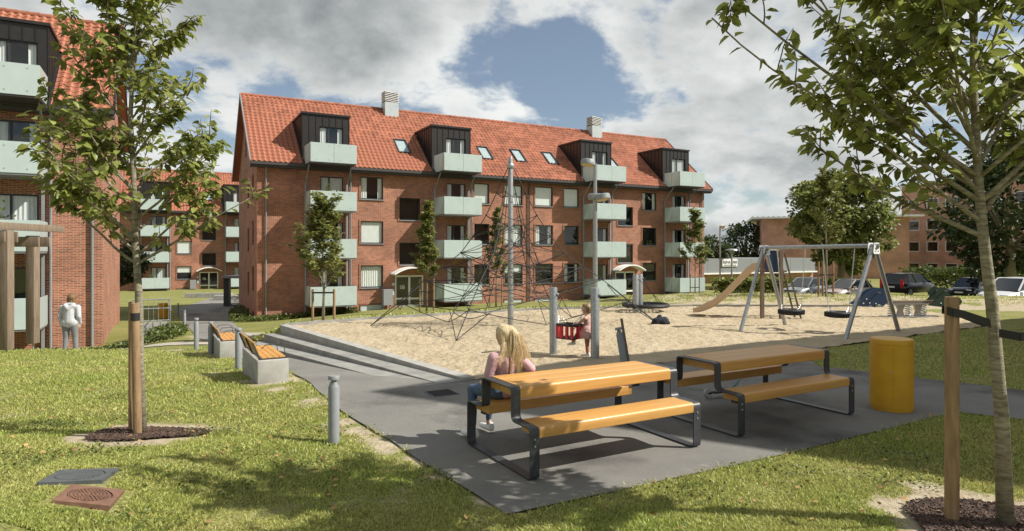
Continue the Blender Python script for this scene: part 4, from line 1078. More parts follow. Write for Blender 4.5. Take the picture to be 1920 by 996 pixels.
# ------------------------------------------------------------------ concrete benches with wooden seats
def bench(corner, label):
    ang = math.atan2(.86, -.50)          # long side runs along the path
    o = empty('concrete_bench', corner, ang); tag(o, label, 'bench', 'concrete benches along the path')
    z0 = h(corner.x - .6, corner.y + 1) - corner.z - .25
    mb = MB(); mb.bbox(0, 1.65, -.46, 0, z0, .34, .012); bl = mb.build('block', CONC, o, True)
    for k in range(4): 
        mb = MB(); mb.bbox(.12, 1.53, -.43 + k * .09, -.43 + k * .09 + .082, .345, .375, .004); mb.build('seat_slat', WOOD, o)
    M_ = Matrix.Translation((0, -.06, .37)) @ Matrix.Rotation(R(-22), 4, 'X')
    for k in range(3):
        mb = MB(); mb.bbox(.12, 1.53, -.012, .012, .03 + k * .082, .03 + k * .082 + .076, .004, 0, M_); mb.build('back_slat', WOOD, o)
    mb = MB()
    for x in (.1, .8, 1.55):
        mb.bar((x, -.46, .352), (x, -.04, .352), .03, .012); mb.bar(M_ @ Vector((x, .022, -.02)), M_ @ Vector((x, .022, .27)), .03, .012, up=(1, 0, 0))
    mb.build('steel_frame', ANTH, o)
    each(lambda m, x: m.tube([(x, -.44, .36), (x, -.42, .52), (x, -.34, .56), (x, -.14, .56), (x, -.08, .5)], .007, 6), (.16, .83, 1.5), 'armrest', ANTH, o, True)
bench(ground(483, 720), 'nearer concrete bench with wooden seat and back beside the path')
bench(ground(412, 671), 'farther concrete bench with wooden seat and back beside the path')
# ------------------------------------------------------------------ manhole covers
def manhole(c, s, m, label, grooves):
    o = empty('manhole_cover'); o.matrix_world = Matrix.Translation((c[0], c[1], h(*c[:2]) - .004)) @ Vector((0, 0, 1)).rotation_difference(Vector((h(c[0] - .2, c[1]) - h(c[0] + .2, c[1]), h(c[0], c[1] - .2) - h(c[0], c[1] + .2), .4))).to_matrix().to_4x4() @ Matrix.Rotation(DANG - R(12), 4, 'Z'); tag(o, label, 'manhole cover')
    mb = MB(); n = 32; rr = s * .40; v = []; f = []
    for k in range(n):
        a = 2 * math.pi * k / n; sx = max(abs(math.cos(a)), abs(math.sin(a)))
        v += [(rr * math.cos(a), rr * math.sin(a), .014), (s / 2 * math.cos(a) / sx, s / 2 * math.sin(a) / sx, .014), (s / 2 * math.cos(a) / sx, s / 2 * math.sin(a) / sx, -.03), (rr * math.cos(a), rr * math.sin(a), -.03)]
    for k in range(n): a = 4 * k; b_ = 4 * ((k + 1) % n); f += [(a, b_, b_ + 1, a + 1), (a + 1, b_ + 1, b_ + 2, a + 2), (a + 3, b_ + 3, b_, a)]
    mb.add(v, f); mb.build('frame', m, o)
    mb = MB(); mb.lathe([(rr - .008, -.04), (rr - .008, .008), (rr - .014, .011)], 28); ld = mb.build('lid', m, o)
    mb = MB()
    if grooves:
        for k in range(-6, 7):
            x = k * rr / 7; l = math.sqrt(max(0, (rr * .93) ** 2 - x * x)); mb.box(x - .006, x + .006, -l, l, .0105, .0165)
    else:
        for q in range(1, 6):
            r_ = rr * q / 6.2
            for k in range(q * 6): a = 2 * math.pi * k / (q * 6); mb.box(-.008, .008, -.008, .008, .0105, .018, 0, Matrix.Translation((r_ * math.cos(a), r_ * math.sin(a), 0)) @ Matrix.Rotation(a, 4, 'Z'))
    mb.build('tread', m, ld)
IRON = mat('cast_iron', (.10, .11, .115), .6, .3, 12); RUST = mat('rusty_iron', (.20, .105, .07), .8, .35, 12)
manhole(ground(150, 894), .42, IRON, 'grey ribbed square manhole cover in the left lawn', True)
manhole(ground(168, 931), .35, RUST, 'rusty brown manhole cover nearest the lower left corner', False)
# drain and chalk marks
o = empty('drain_grate', (-1.0, 9.15, h(-1, 9.15) + .008), TANG); tag(o, 'dark drain grate in the asphalt by the sand steps', 'drain')
mb = MB(); mb.box(-.2, .2, -.2, .2, -.02, .002); mb.build('frame', IRON, o)
for k in range(7): mb = MB(); mb.box(-.17, .17, -.165 + k * .05, -.14 + k * .05, .0025, .01); mb.build('bar', BLACK, o)
# ------------------------------------------------------------------ climbing net
def net():
    mx, my = -.04, 17.7; root = empty('climbing_net', (mx, my, 0)); tag(root, 'tall grey mast with black pyramid climbing net in the sand', 'climbing net')
    mb = MB(); mb.tube([(0, 0, -.1), (0, 0, 4.55), (0, 0, 4.64)], [.08, .066, .045], 16); ms = mb.build('mast', STEEL, root, True)
    mb = MB(); mb.lathe([(.085, 0), (.1, .03), (.1, .09), (.085, .12)], 16, 0, (0, 0, 4.32)); mb.build('collar', STEEL, ms, True)
    anchors = [Vector((-3.8, -.2, .02)), Vector((-1.22, -3.2, .02)), Vector((4.14, .4, .02)), Vector((1.45, 3.3, .02))]
    prof = [(.02, 4.32), (.10, 3.65), (.175, 3.03), (.27, 2.45), (.357, 2.0), (.49, 1.6), (.62, 1.25), (.8, .66), (1.0, .02)]
    rnd = random.Random(5)
    def node(k, l): a = anchors[k % 4]; return Vector((a.x * prof[l][0], a.y * prof[l][0], prof[l][1]))
    def sag(a, b_, s, n=6): return [a.lerp(b_, i / n) - Vector((0, 0, s * 4 * (i / n) * (1 - i / n))) for i in range(n + 1)]
    r = .0105
    for k in range(4):
        mb = MB(); mb.tube([node(k, l) for l in range(len(prof))], r * 1.2, 6); e = mb.build('corner_rope', ROPE, root, True)
        each(lambda m, l: m.lathe([(.01, -.03), (.026, -.015), (.026, .015), (.01, .03)], 8, 0, node(k, l)), range(1, 8), 'knot', ROPE, e, True)
    mids = {}
    for l in range(1, 8):
        mb = MB()
        for k in range(4):
            a, b_ = node(k, l), node(k + 1, l); m = a.lerp(b_, .5) * .80; m.z = a.z - .12 - .05 * l + rnd.uniform(-.08, .08); mids[k, l] = m
            mb.tube(sag(a, m, .03), r, 5); mb.tube(sag(m, b_, .03), r, 5)
        mb.build('net_ring', ROPE, root, True)
    mb = MB()
    for l in range(1, 7):
        for k in range(4):
            mb.tube(sag(mids[k, l], mids[k, l + 1], .02), r * .9, 5)
            if l > 1:
                mb.tube(sag(mids[k, l], node(k, l + 1), .04), r * .9, 5); mb.tube(sag(mids[k, l], node(k + 1, l + 1), .04), r * .9, 5)
    mb.build('net_mesh', ROPE, root, True)
    mb = MB()                                           # inner net round the mast
    for z, q in ((2.55, .5), (2.0, .75), (1.45, .9), (.95, .95)):
        ring = [Vector((q * math.cos(a), q * math.sin(a), z + rnd.uniform(-.1, .1))) for a in [i * math.pi / 4 + z for i in range(8)]]
        for i in range(8):
            mb.tube(sag(ring[i], ring[(i + 1) % 8], .03), r * .8, 5); 
            if i % 2 == 0: mb.tube([ring[i], Vector((0, 0, z + .25))], r * .8, 5)
            if i % 2: continue
            k = min(range(4), key=lambda q_: (mids[q_, 5] - ring[i]).length); mb.tube(sag(ring[i], mids[k, rnd.choice((4, 5, 6))], .05), r * .8, 5)
            k = min(range(4), key=lambda q_: (node(q_, 5) - ring[i]).length); mb.tube(sag(ring[i], node(k, rnd.choice((4, 5, 6))), .05), r * .8, 5)
    mb.build('inner_net', ROPE, root, True)
    for k in range(4):                                   # hanging loops near the ground
        a = node(k, 6); e = anchors[k]; mb = MB(); t_ = Vector((-e.y, e.x, 0)).normalized()
        c = a.lerp(e, .45); p = [c + t_ * .55 + Vector((0, 0, -.1)), c + Vector((0, 0, -.28)), c - t_ * .55 + Vector((0, 0, -.1)), a + Vector((0, 0, -.02)), c + t_ * .55 + Vector((0, 0, -.1))]
        q = []
        for i in range(4): q += [p[i].lerp(p[i + 1], j / 5) for j in range(5)]
        for i in range(3): q = [q[0]] + [(q[j - 1] + q[j] * 2 + q[j + 1]) / 4 for j in range(1, len(q) - 1)] + [q[-1]]
        mb.tube(q, r, 5); mb.tube([c + t_ * .5 + Vector((0, 0, -.12)), e], r, 5); mb.tube([c - t_ * .5 + Vector((0, 0, -.12)), e], r, 5)
        mb.build('rope_loop', ROPE, root, True)
net()
# dark bag left at the net's right anchor
def bag():
    o = empty('backpack', (4.12, 17.95, .01)); tag(o, 'dark blue backpack dropped on the sand at the net anchor', 'bag')
    caps = [((-.12, 0, .08), .10, (.14, .02, .09), .12), ((-.02, .02, .1), .12, (.0, .02, .20), .07), ((.1, -.05, .05), .07, (.24, -.03, .04), .05), ((-.2, -.02, .03), .05, (-.1, -.04, .06), .07)]
    return o, caps
BAGO, BAGC = bag()
# ------------------------------------------------------------------ swing frame with tyres
def chain(mb, a, b_, pitch=.035, r=.0045):
    a = Vector(a); b_ = Vector(b_); n = int((b_ - a).length / pitch); d = (b_ - a).normalized(); s = d.orthogonal().normalized(); s2 = d.cross(s)
    for i in range(n):
        c = a + d * (i + .5) * pitch; q = s if i % 2 else s2
        mb.tube([c + d * pitch * .62 + q * .008, c + d * pitch * .0 + q * .011, c - d * pitch * .62 + q * .008], r, 4, cap=False)
        mb.tube([c + d * pitch * .62 - q * .008, c - q * .011, c - d * pitch * .62 - q * .008], r, 4, cap=False)
def swing_frame():
    A = Vector((6.70, 17.10, 2.13)); B = Vector((8.72, 15.52, 2.17)); root = empty('tyre_swing_set', (A.x, A.y, 0)); tag(root, 'grey steel A frame swing set with two black tyre seats', 'swing')
    O = Vector((A.x, A.y, 0)); d = (B - A).normalized()
    mb = MB(); mb.tube([A - O - d * .12, B - O + d * .12], .05, 14); mb.build('crossbar', STEEL, root, True)
    for top, feet in ((A, ((5.84, 16.5), (7.57, 17.78))), (B, ((7.64, 14.8), (9.80, 16.28)))):
        mb = MB(); t_ = top - O
        w = (Vector((feet[1][0] - feet[0][0], feet[1][1] - feet[0][1], 0))).normalized()
        M_ = Matrix.Translation(t_) @ Matrix(((w.x, -w.y, 0, 0), (w.y, w.x, 0, 0), (0, 0, 1, 0), (0, 0, 0, 1)))
        poly = [(-.11, .07), (.11, .07), (.16, -.17), (.12, -.2), (-.12, -.2), (-.16, -.17)]
        mb.prism(poly, -.075, -.062, 0, M_); mb.prism(poly, .062, .075, 0, M_); br = mb.build('bracket', WHITE if top is B else STEEL, root)
        mb = MB()
        for bx_ in (-.06, .06):
            for bz in (.03, -.06, -.13):
                mb.lathe([(.014, 0), (.014, .012)], 8, 0, M=M_ @ Matrix.Translation((bx_, -.075, bz)) @ Matrix.Rotation(R(90), 4, 'X'))
        mb.build('bolt', BLACK, br)
        for s, ft in zip((-1, 1), feet):
            mb = MB(); mb.tube([t_ + w * s * .06 + Vector((0, 0, -.05)), Vector((ft[0] - O.x, ft[1] - O.y, -.08))], .05, 12); mb.build('leg', STEEL, root, True)
    tyre_me = None
    for f0, f1 in ((.13, .40), (.56, .84)):
        p0 = A.lerp(B, f0) - O; p1 = A.lerp(B, f1) - O; c = (p0 + p1) / 2; zt = .47
        mb = MB(); prof = []
        for k in range(12): a = 2 * math.pi * k / 12; prof.append((.235 + .085 * math.cos(a), .075 * math.sin(a)))
        n = 32; v = []; f = []
        for i in range(n):
            b_ = 2 * math.pi * i / n; v += [(r_ * math.cos(b_), r_ * math.sin(b_), z) for r_, z in prof]
        for i in range(n):
            for k in range(12): f.append((i * 12 + k, i * 12 + (k + 1) % 12, ((i + 1) % n) * 12 + (k + 1) % 12, ((i + 1) % n) * 12 + k))
        mb.add(v, f)
        for i in range(40):
            b_ = 2 * math.pi * i / 40; mb.box(.312, .325, -.008, .008, -.055, .055, 0, Matrix.Rotation(b_, 4, 'Z'))
        ty = mb.build('tyre_seat', BLACK, root, True, loc=(c.x, c.y, zt))
        for p, s in ((p0, -1), (p1, 1)):
            mb = MB(); chain(mb, p + Vector((0, 0, -.06)), Vector((c.x, c.y, zt)) + d * s * .24 + Vector((0, 0, .2)))
            for q in (-1, 1): chain(mb, Vector((c.x, c.y, zt)) + d * s * .24 + Vector((0, 0, .2)), Vector((c.x, c.y, zt)) + d * s * .2 + d.cross(Vector((0, 0, 1))) * q * .16 + Vector((0, 0, .06)))
            mb.build('chain', CHROME, ty)
        for ch in ty.children: ch.matrix_parent_inverse = Matrix.Translation((-c.x, -c.y, -zt))
swing_frame()
# ------------------------------------------------------------------ slide tower
PLY = mat('slide_face', (.62, .43, .26), .45, .1, 2)
def slide():
    T = Vector((7.62, 19.6, 0)); root = empty('slide_tower', T); tag(root, 'small wooden slide tower with tan chute, ladder and blue panel', 'slide')
    foot = Vector((5.85, 20.6, .12)) - T; top = Vector((7.45, 19.75, 1.50)) - T
    d = Vector((foot.x - top.x, foot.y - top.y, 0)).normalized(); s = Vector((-d.y, d.x, 0)); L_ = (Vector((foot.x, foot.y, 0)) - Vector((top.x, top.y, 0))).length
    prof = [(-.12, 1.50), (.02, 1.49), (.22, 1.33), (.8 * L_ * .6, .62), (L_ * .66, .34), (L_ * .82, .20), (L_ * .93, .15), (L_, .14)]
    cs = [(-.26, .20), (-.25, .02), (-.2, 0), (.2, 0), (.25, .02), (.26, .20)]
    mb = MB(); v = []; f = []; m = len(cs)
    t0 = Vector((top.x, top.y, 0))
    for a, z in prof:
        for cx_, cz in cs: v.append(t0 + d * a + s * cx_ + Vector((0, 0, z + cz * (1 if a < L_ * .9 else .6))))
        for cx_, cz in cs: v.append(t0 + d * a + s * cx_ * 1.06 + Vector((0, 0, z + cz * (1 if a < L_ * .9 else .6) - .035)))
    for i in range(len(prof) - 1):
        for k in range(m - 1):
            q = i * 2 * m + k; f += [(q, q + 1, q + 2 * m + 1, q + 2 * m), (q + m, q + 3 * m, q + 3 * m + 1, q + m + 1)]
        q = i * 2 * m; f += [(q, q + 2 * m, q + 3 * m, q + m), (q + m - 1, q + 2 * m - 1, q + 4 * m - 1, q + 3 * m - 1)]
    for q in (0, (len(prof) - 1) * 2 * m): f += [(q + k, q + k + 1, q + m + k + 1, q + m + k) for k in range(m - 1)]
    mb.add(v, f); mb.build('chute', PLY, root, True)
    posts = [(.0, 0), (.55, -.05), (-.02 + .25, .62), (.80, .55)]
    for x, y in posts:
        mb = MB(); mb.bbox(x - .05, x + .05, y - .05, y + .05, -.1, 2.2, .008); mb.build('post', WOODG, root)
    mb = MB(); mb.box(.05, .75, -.0, .56, 1.40, 1.46); mb.build('platform', WOODG, root)
    mb = MB(); mb.prism([(.06, 1.47), (.50, 1.42), (.38, 2.15), (.10, 2.15)], -.07, -.05); mb.build('side_panel', NAVY, root)
    mb = MB(); mb.prism([(.30, 1.47), (.78, 1.42), (.62, 2.1), (.34, 2.1)], .60, .62); mb.build('side_panel', RED, root)
    mb = MB(); mb.bar((.05, -.07, 2.12), (.55, -.07, 2.12), .03, .1); mb.build('top_rail', WHITE, root)
    for y in (-.02, .42):
        mb = MB(); mb.bar((.66, y, 2.0), (1.12, y - .15, -.05), .07, .05); mb.build('ladder_rail', WOODG, root)
    for k in range(5):
        f_ = (k + .7) / 5.4; x = .66 + .46 * f_; z = 2.0 - 2.05 * f_; y = -.15 * f_
        if z < 1.45: mb = MB(); mb.tube([(x, y - .02, z), (x, y + .42, z)], .018, 8); mb.build('rung', STEEL, root, True)
slide()
# ------------------------------------------------------------------ spring seesaw with two panel heads
def seesaw():
    c = Vector((12.25, 20.0, 0)); root = empty('spring_seesaw', c, R(4)); tag(root, 'spring seesaw with blue and green animal shaped end panels', 'seesaw')
    mb = MB(); mb.bbox(-1.5, 1.6, -.09, .09, .44, .52, .01); mb.build('beam', WOODG, root)
    def panel(pts, y, m, n='side_panel'): mb = MB(); mb.prism(pts, y - .012, y + .012); return mb.build(n, m, root)
    fish = [(-1.75, .42), (-1.6, .52), (-1.45, .70), (-1.2, .86), (-.95, .92), (-.75, .9), (-.62, .72), (-.7, .5), (-.85, .36), (-1.0, .42), (-1.15, .32), (-1.3, .42), (-1.5, .34)]
    for y in (-.16, .16): panel(fish, y, NAVY)
    cloud_ = [(.85, .34), (.75, .5), (.88, .62), (.84, .8), (1.0, .94), (1.2, .9), (1.28, .72), (1.42, .62), (1.62, .6), (1.7, .48), (1.6, .36), (1.2, .3)]
    for y in (-.16, .16): panel(cloud_, y, GREENP)
    mb = MB()
    for x, z in ((-1.05, .78), (1.1, .82)): mb.tube([(x, -.3, z), (x, .3, z)], .018, 8)
    mb.build('handle', STEEL, root, True)
    mb = MB()
    for x, z in ((-1.5, .45), (-1.3, .46), (-1.1, .44), (-1.4, .58), (1.0, .44), (1.3, .44)): mb.lathe([(.02, 0), (.02, .012)], 8, 0, M=Matrix.Translation((x, -.172, z)) @ Matrix.Rotation(R(90), 4, 'X'))
    mb.build('bolt', WHITE, root)
    mb = MB(); mb.box(-.6, .65, -.14, .14, .395, .438); mb.build('spring_plate', STEEL, root)
    for x in (-.5, .05, .55):
        mb = MB(); mb.tube([(x + .085 * math.cos(k * .55), .085 * math.sin(k * .55), .03 + .36 * k / 62) for k in range(63)], .015, 6); mb.build('spring', CHROME, root, True)
    each(lambda m, p: m.prism(p, -.05, .05), ([(-.35, .39), (-.05, .39), (-.14, .22), (-.08, .0), (-.32, .0), (-.26, .22)], [(.22, .39), (.5, .39), (.42, .2), (.5, .0), (.26, .0), (.32, .2)]), 'support', STEEL, root)
    mb = MB(); mb.box(-.75, .85, -.2, .2, .0, .028); mb.build('base_plate', STEEL, root)
seesaw()
# ------------------------------------------------------------------ low posts with baby swing, and the basket swing behind
def steel_post(loc, ht, r, label):
    o = empty('swing_post', loc); tag(o, label, 'post', 'low steel swing posts')
    mb = MB(); mb.lathe([(r, -.1), (r, ht - .01), (r * .96, ht), (r * .3, ht + .004), (.005, ht + .004)], 22); mb.build('tube', STEEL, o, True)
    mb = MB(); mb.lathe([(.03, 0), (.03, .03), (.014, .045)], 10, 0, M=Matrix.Translation((r * .8, -r * .5, ht - .14)) @ Matrix.Rotation(R(70), 4, 'Y')); mb.build('bolt', STEELD, o); return o
PA = Vector((.82, 12.75, 0)); PB = Vector((1.56, 12.1, 0))
steel_post(PA, 1.31, .078, 'left of the two stout low grey posts holding the red baby swing')
steel_post(PB, 1.34, .082, 'right of the two stout low grey posts holding the red baby swing, beside the girl')
def baby_swing():
    c = Vector((1.10, 12.36, .40)); ax = (PB - PA).normalized(); root = empty('baby_swing', c, math.atan2(ax.y, ax.x)); tag(root, 'red and black baby swing seat hung on chains', 'swing')
    mb = MB()
    ring = [(.20, -.16), (.20, .16), (-.20, .16), (-.20, -.16)]; rp_ = round_path([Vector(p) for p in ring], .06)
    mb.tube([(p[0], p[1], .22) for p in rp_] + [(rp_[0][0], rp_[0][1], .22)], .026, 8); mb.build('rim', BLACK, root, True)
    mb = MB(); mb.bbox(-.2, .2, -.17, .17, -.05, -.015, .012); mb.build('seat_base', BLACK, root, True)
    for k, (x, y) in enumerate(((-.17, -.15), (-.06, -.16), (.06, -.16), (.17, -.15), (-.17, .15), (.17, .15), (.2, .0), (-.2, .0))):
        mb = MB(); mb.bbox(x - .032, x + .032, y - .02, y + .02, -.035, .215, .012); mb.build('side_pad', RED, root, True)
    for s, P_ in ((-1, PA), (1, PB)):
        a = Vector((s * .19, 0, .24)); rel = P_ - c; rel = Matrix.Rotation(-root.rotation_euler.z, 3, 'Z') @ Vector((rel.x, rel.y, 0)); e = Vector((rel.x - s * .08, rel.y - .03, 1.18 - c.z))
        mid = a.lerp(e, .3); mb = MB(); chain(mb, mid, e, .03, .004)
        for y in (-.12, .12): chain(mb, Vector((s * .17, y, .24)), mid, .03, .004)
        mb.build('chain', CHROME, root)
baby_swing()
steel_post(Vector((4.12, 21.45, 0)), 1.26, .10, 'front grey post of the basket swing near the dark backpack')
steel_post(Vector((4.40, 22.15, 0)), 1.26, .10, 'rear grey post of the basket swing near the dark backpack')
def basket():
    c = Vector((4.55, 21.9, .22)); root = empty('basket_swing', c); tag(root, 'flat black round basket swing behind the grey post', 'swing')
    mb = MB(); n = 30; mb.tube([(.74 * math.cos(2 * math.pi * k / n), .74 * math.sin(2 * math.pi * k / n), 0) for k in range(n + 1)], .065, 8); mb.build('rim', BLACK, root, True)
    mb = MB()
    for k in range(-5, 6):
        q = k * .125; l = math.sqrt(.74 ** 2 - q * q); mb.tube([(q, -l, 0), (q, 0, -.05), (q, l, 0)], .014, 5); mb.tube([(-l, q, 0), (0, q, -.045), (l, q, 0)], .014, 5)
    mb.build('web', ROPE, root, True)
    for p, e in (((-.55, -.45, .03), (-.42, -.42, .92)), ((-.55, .45, .03), (-.15, .22, .92)), ((.5, -.5, .03), (-.34, -.42, .92)), ((.55, .5, .03), (-.1, .22, .92))): mb = MB(); mb.tube([p, e], .011, 5); mb.build('rope', ROPE, root)
basket()
# ------------------------------------------------------------------ lamp column with ring heads
def lamp_column():
    Y = 24.2; x = (1116 - 960) / F * Y; z0 = h(x, Y); root = empty('street_lamp', (x, Y, z0)); tag(root, 'tall grey lamp column with tilted disc lamp heads before the long block', 'street lamp')
    mb = MB(); mb.tube([(0, 0, -.2), (0, 0, 3.2), (0, 0, 5.35 - z0)], [.10, .085, .055], 14); mb.build('column', STEEL, root, True)
    def head(px, py, w, tilt, nm):
        X = (px - 1116) / F * Y; Z = CAMZ - (py - HOR) / F * Y - z0; r = w / 2 / F * Y
        M_ = Matrix.Translation((X, -.05, Z)) @ Matrix.Rotation(R(tilt), 4, 'Y') @ Matrix.Rotation(R(-8), 4, 'X')
        mb = MB(); mb.lathe([(r * .9, -.09), (r, -.08), (r, .08), (r * .92, .11), (r * .3, .12), (.01, .12)], 24, 0, M=M_); hd = mb.build('lamp_head', STEELD, root, True)
        mb = MB(); mb.lathe([(r * .86, -.094), (r * .86, -.086)], 24, 0, M=M_); mb.build('diffuser', WOOD if False else PLY, hd, True)
        mb = MB(); mb.bar((0, 0, Z), (X, -.05, Z), .06, .06); mb.build('arm', STEEL, hd)
    head(1102, 306, 27, 8, 'a'); head(1129, 371, 30, -10, 'b')
    mb = MB(); mb.bbox(-.25, .19, -.17, .17, 4.05 - z0 - .05, 4.05 - z0 + .17, .02); mb.build('control_box', STEELD, root, True)
lamp_column()
for px, py, Y, zt, lab in ((1350, 425, 60, 6.0, 'thin grey lamp post with round head left of the supermarket sign'), (1372, 470, 52, 3.6, 'short lamp post with flat hat right of the supermarket sign')):
    x = (px - 960) / F * Y; z0 = h(x, Y); zt = CAMZ - (py - HOR) / F * Y; o = empty('street_lamp', (x, Y, z0)); tag(o, lab, 'street lamp', 'car park lamps')
    mb = MB(); mb.tube([(0, 0, 0), (0, 0, zt - z0)], .07, 8); mb.build('column', STEEL, o, True)
    mb = MB(); mb.lathe([(.08, -.25), (.16, -.1), (.5 if Y < 55 else .28, .02), (.45 if Y < 55 else .3, .1), (.05, .16)], 14, 0, (0 if Y < 55 else .25, 0, zt - z0)); mb.build('lamp_head', STEEL if Y < 55 else WHITE, o, True)

# ------------------------------------------------------------------ soft bodies: tapered limbs fused into one skin
def capsule(mb, a, ra, b_, rb, n=12, flat=None):
    a = Vector(a); b_ = Vector(b_); d = b_ - a; L_ = d.length
    d = d / L_ if L_ > 1e-6 else Vector((0, 0, 1)); pts = []; rs = []
    for k in range(4): t_ = R(90) * (k / 4); pts.append(a - d * ra * math.cos(t_)); rs.append(max(.001, ra * math.sin(t_)))
    for k in range(5): t_ = k / 4; pts.append(a.lerp(b_, t_)); rs.append(ra + (rb - ra) * t_)
    for k in range(1, 5): t_ = R(90) * (k / 4); pts.append(b_ + d * rb * math.sin(t_)); rs.append(max(.001, rb * math.cos(t_)))
    mb.tube(pts, rs, n)
def fuse(name, caps, mats, parent, voxel=.012, iters=4, M=None):
    """caps: (a, ra, b, rb, material index); one continuous surface, coloured by the nearest limb"""
    mb = MB()
    for c in caps: capsule(mb, c[0], c[1], c[2], c[3])
    o = mb.build(name, mats, parent)
    r = o.modifiers.new('r', 'REMESH'); r.mode = 'VOXEL'; r.voxel_size = voxel
    s = o.modifiers.new('s', 'SMOOTH'); s.factor = .5; s.iterations = iters
    bpy.context.view_layer.update()
    me = bpy.data.meshes.new_from_object(o.evaluated_get(bpy.context.evaluated_depsgraph_get()))
    o.modifiers.clear(); old = o.data; o.data = me; bpy.data.meshes.remove(old)
    me.materials.clear()
    for m in mats: me.materials.append(m)
    A = np.array([c[0] for c in caps], float); B = np.array([c[2] for c in caps], float); ra = np.array([c[1] for c in caps]); rb = np.array([c[3] for c in caps]); mi = np.array([(c[4] if len(c) > 4 else 0) for c in caps])
    C = np.empty(len(me.polygons) * 3); me.polygons.foreach_get('center', C); C = C.reshape(-1, 3)
    AB = B - A; l2 = (AB ** 2).sum(1) + 1e-12
    T = np.clip(((C[:, None] - A[None]) * AB[None]).sum(2) / l2, 0, 1)
    Dm = np.linalg.norm(C[:, None] - (A[None] + T[..., None] * AB[None]), axis=2) - (ra + (rb - ra) * T)
    me.polygons.foreach_set('material_index', mi[Dm.argmin(1)].astype(np.int32)); me.polygons.foreach_set('use_smooth', [True] * len(me.polygons)); me.update()
    return o
SKIN = mat('skin', (.56, .33, .235), .5, .08, 20); JEANS = mat('blue_denim', (.075, .12, .20), .85, .3, 14, .2, 120)
PINK = mat('pink_jacket', (.52, .32, .35), .75, .12, 8, .35, 26); BLOND = mat('blond_hair', (.76, .62, .40), .45, .0, 5, .6, 60, col2=(.58, .44, .24), stretch=(9, 9, .6))
BROWNH = mat('brown_hair', (.12, .065, .03), .5, .0, 5, .4, 60, col2=(.22, .12, .05), stretch=(9, 9, .6)); SHOE = mat('white_shoe', (.72, .72, .70), .55)
GREYH = mat('grey_hoodie', (.46, .47, .49), .9, .1, 9, .4, 24); GREYP = mat('grey_sweatpants', (.19, .195, .20), .9, .1, 9, .4, 24)
PEACH = mat('peach_dress', (.56, .335, .30), .8, .15, 9, .35, 24); RUSTL = mat('rust_leggings', (.42, .17, .12), .8, .1, 9); LEATH = mat('brown_leather', (.16, .085, .045), .6)
DARKC = mat('dark_lash', (.03, .02, .015), .6); LIP = mat('lip', (.42, .16, .14), .5)
fuse('bag_body', BAGC, [mat('navy_cloth', (.012, .016, .03), .8, .3, 9, .4, 30)], BAGO, .015)
mb = MB(); mb.tube([(-.06, -.08, .2), (-.05, -.15, .14), (-.06, -.16, .06)], .014, 6); mb.build('shoulder_strap', BLACK, BAGO, True)
def hand(caps, wrist, d, n_, r=.0085, mi=0, curl=.5, ln=.075):
    """palm, four bent fingers of unequal length and a thumb off the palm's side; d = pointing, n_ = palm side"""
    w = Vector(wrist); d = Vector(d).normalized(); n_ = (Vector(n_) - d * Vector(n_).dot(d)).normalized(); s = d.cross(n_)
    for k in (-1, 0, 1): caps.append((w + s * k * .018, r * 1.5, w + d * .075 + s * k * .026, r * 1.45, mi))
    for k, f in enumerate((.85, 1, .95, .75)):
        b0 = w + d * .08 + s * (k - 1.5) * .021; m = b0 + (d + n_ * curl * .4).normalized() * ln * .55 * f; e = m + (d * .5 + n_ * curl).normalized() * ln * .45 * f
        caps.append((b0, r, m, r * .92, mi)); caps.append((m, r * .92, e, r * .75, mi))
    b0 = w + d * .03 - s * .032; m = b0 + (d * .6 - s * .8).normalized() * .035; e = m + (d + n_ * curl * .5 - s * .1).normalized() * .03
    caps.append((b0, r * 1.15, m, r, mi)); caps.append((m, r, e, r * .8, mi))
def head(caps, c, fwd, s=1.0, mi=0):
    """skull, jaw, nose, ears; c = centre of the skull"""
    c = Vector(c); f = Vector(fwd).normalized(); sd = f.cross(Vector((0, 0, 1))).normalized(); up = sd.cross(f)
    P = lambda a, b_, z: c + f * a * s + sd * b_ * s + up * z * s
    caps.append((P(-.02, 0, .03), .083 * s, P(.018, 0, .022), .078 * s, mi)); caps.append((P(.02, 0, -.02), .066 * s, P(.04, 0, -.075), .042 * s, mi))
    caps.append((P(.088, 0, .0), .011 * s, P(.104, 0, -.022), .013 * s, mi))
    for k in (-1, 1): caps.append((P(-.005, k * .082, .012), .014 * s, P(-.008, k * .084, -.022), .010 * s, mi)); caps.append((P(.055, k * .032, -.03), .026 * s, P(.05, k * .035, -.035), .026 * s, mi))
    return P
def face_marks(P, parent, s):
    for k in (-1, 1):
        mb = MB(); mb.lathe([(.001, -.006), (.010, -.003), (.011, .0), (.010, .003), (.001, .006)], 10, 0, M=Matrix.Translation(P(.082, k * .031, .004)) @ Matrix.Scale(s, 4)); mb.build('eye', DARKC, parent, True)
        mb = MB(); mb.bar(P(.084, k * .018, .022), P(.078, k * .044, .022), .006 * s, .005 * s); mb.build('eyebrow', BROWNH, parent)
    mb = MB(); mb.tube([P(.078, -.024, -.062), P(.087, 0, -.064), P(.078, .024, -.062)], [.003 * s, .0065 * s, .003 * s], 6); mb.build('mouth', LIP, parent, True)
def shoe(caps, heel, toe, mi, r=.04):
    h_ = Vector(heel); t_ = Vector(toe); caps.append((h_ + Vector((0, 0, r)), r, h_.lerp(t_, .6) + Vector((0, 0, r * .92)), r * 1.0, mi)); caps.append((h_.lerp(t_, .6) + Vector((0, 0, r * .92)), r, t_ + Vector((0, 0, r * .78)), r * .78, mi)); caps.append((h_ + Vector((0, 0, r * 1.2)), r * .95, h_ + Vector((0, 0, r * 2.0)), r * .85, mi))
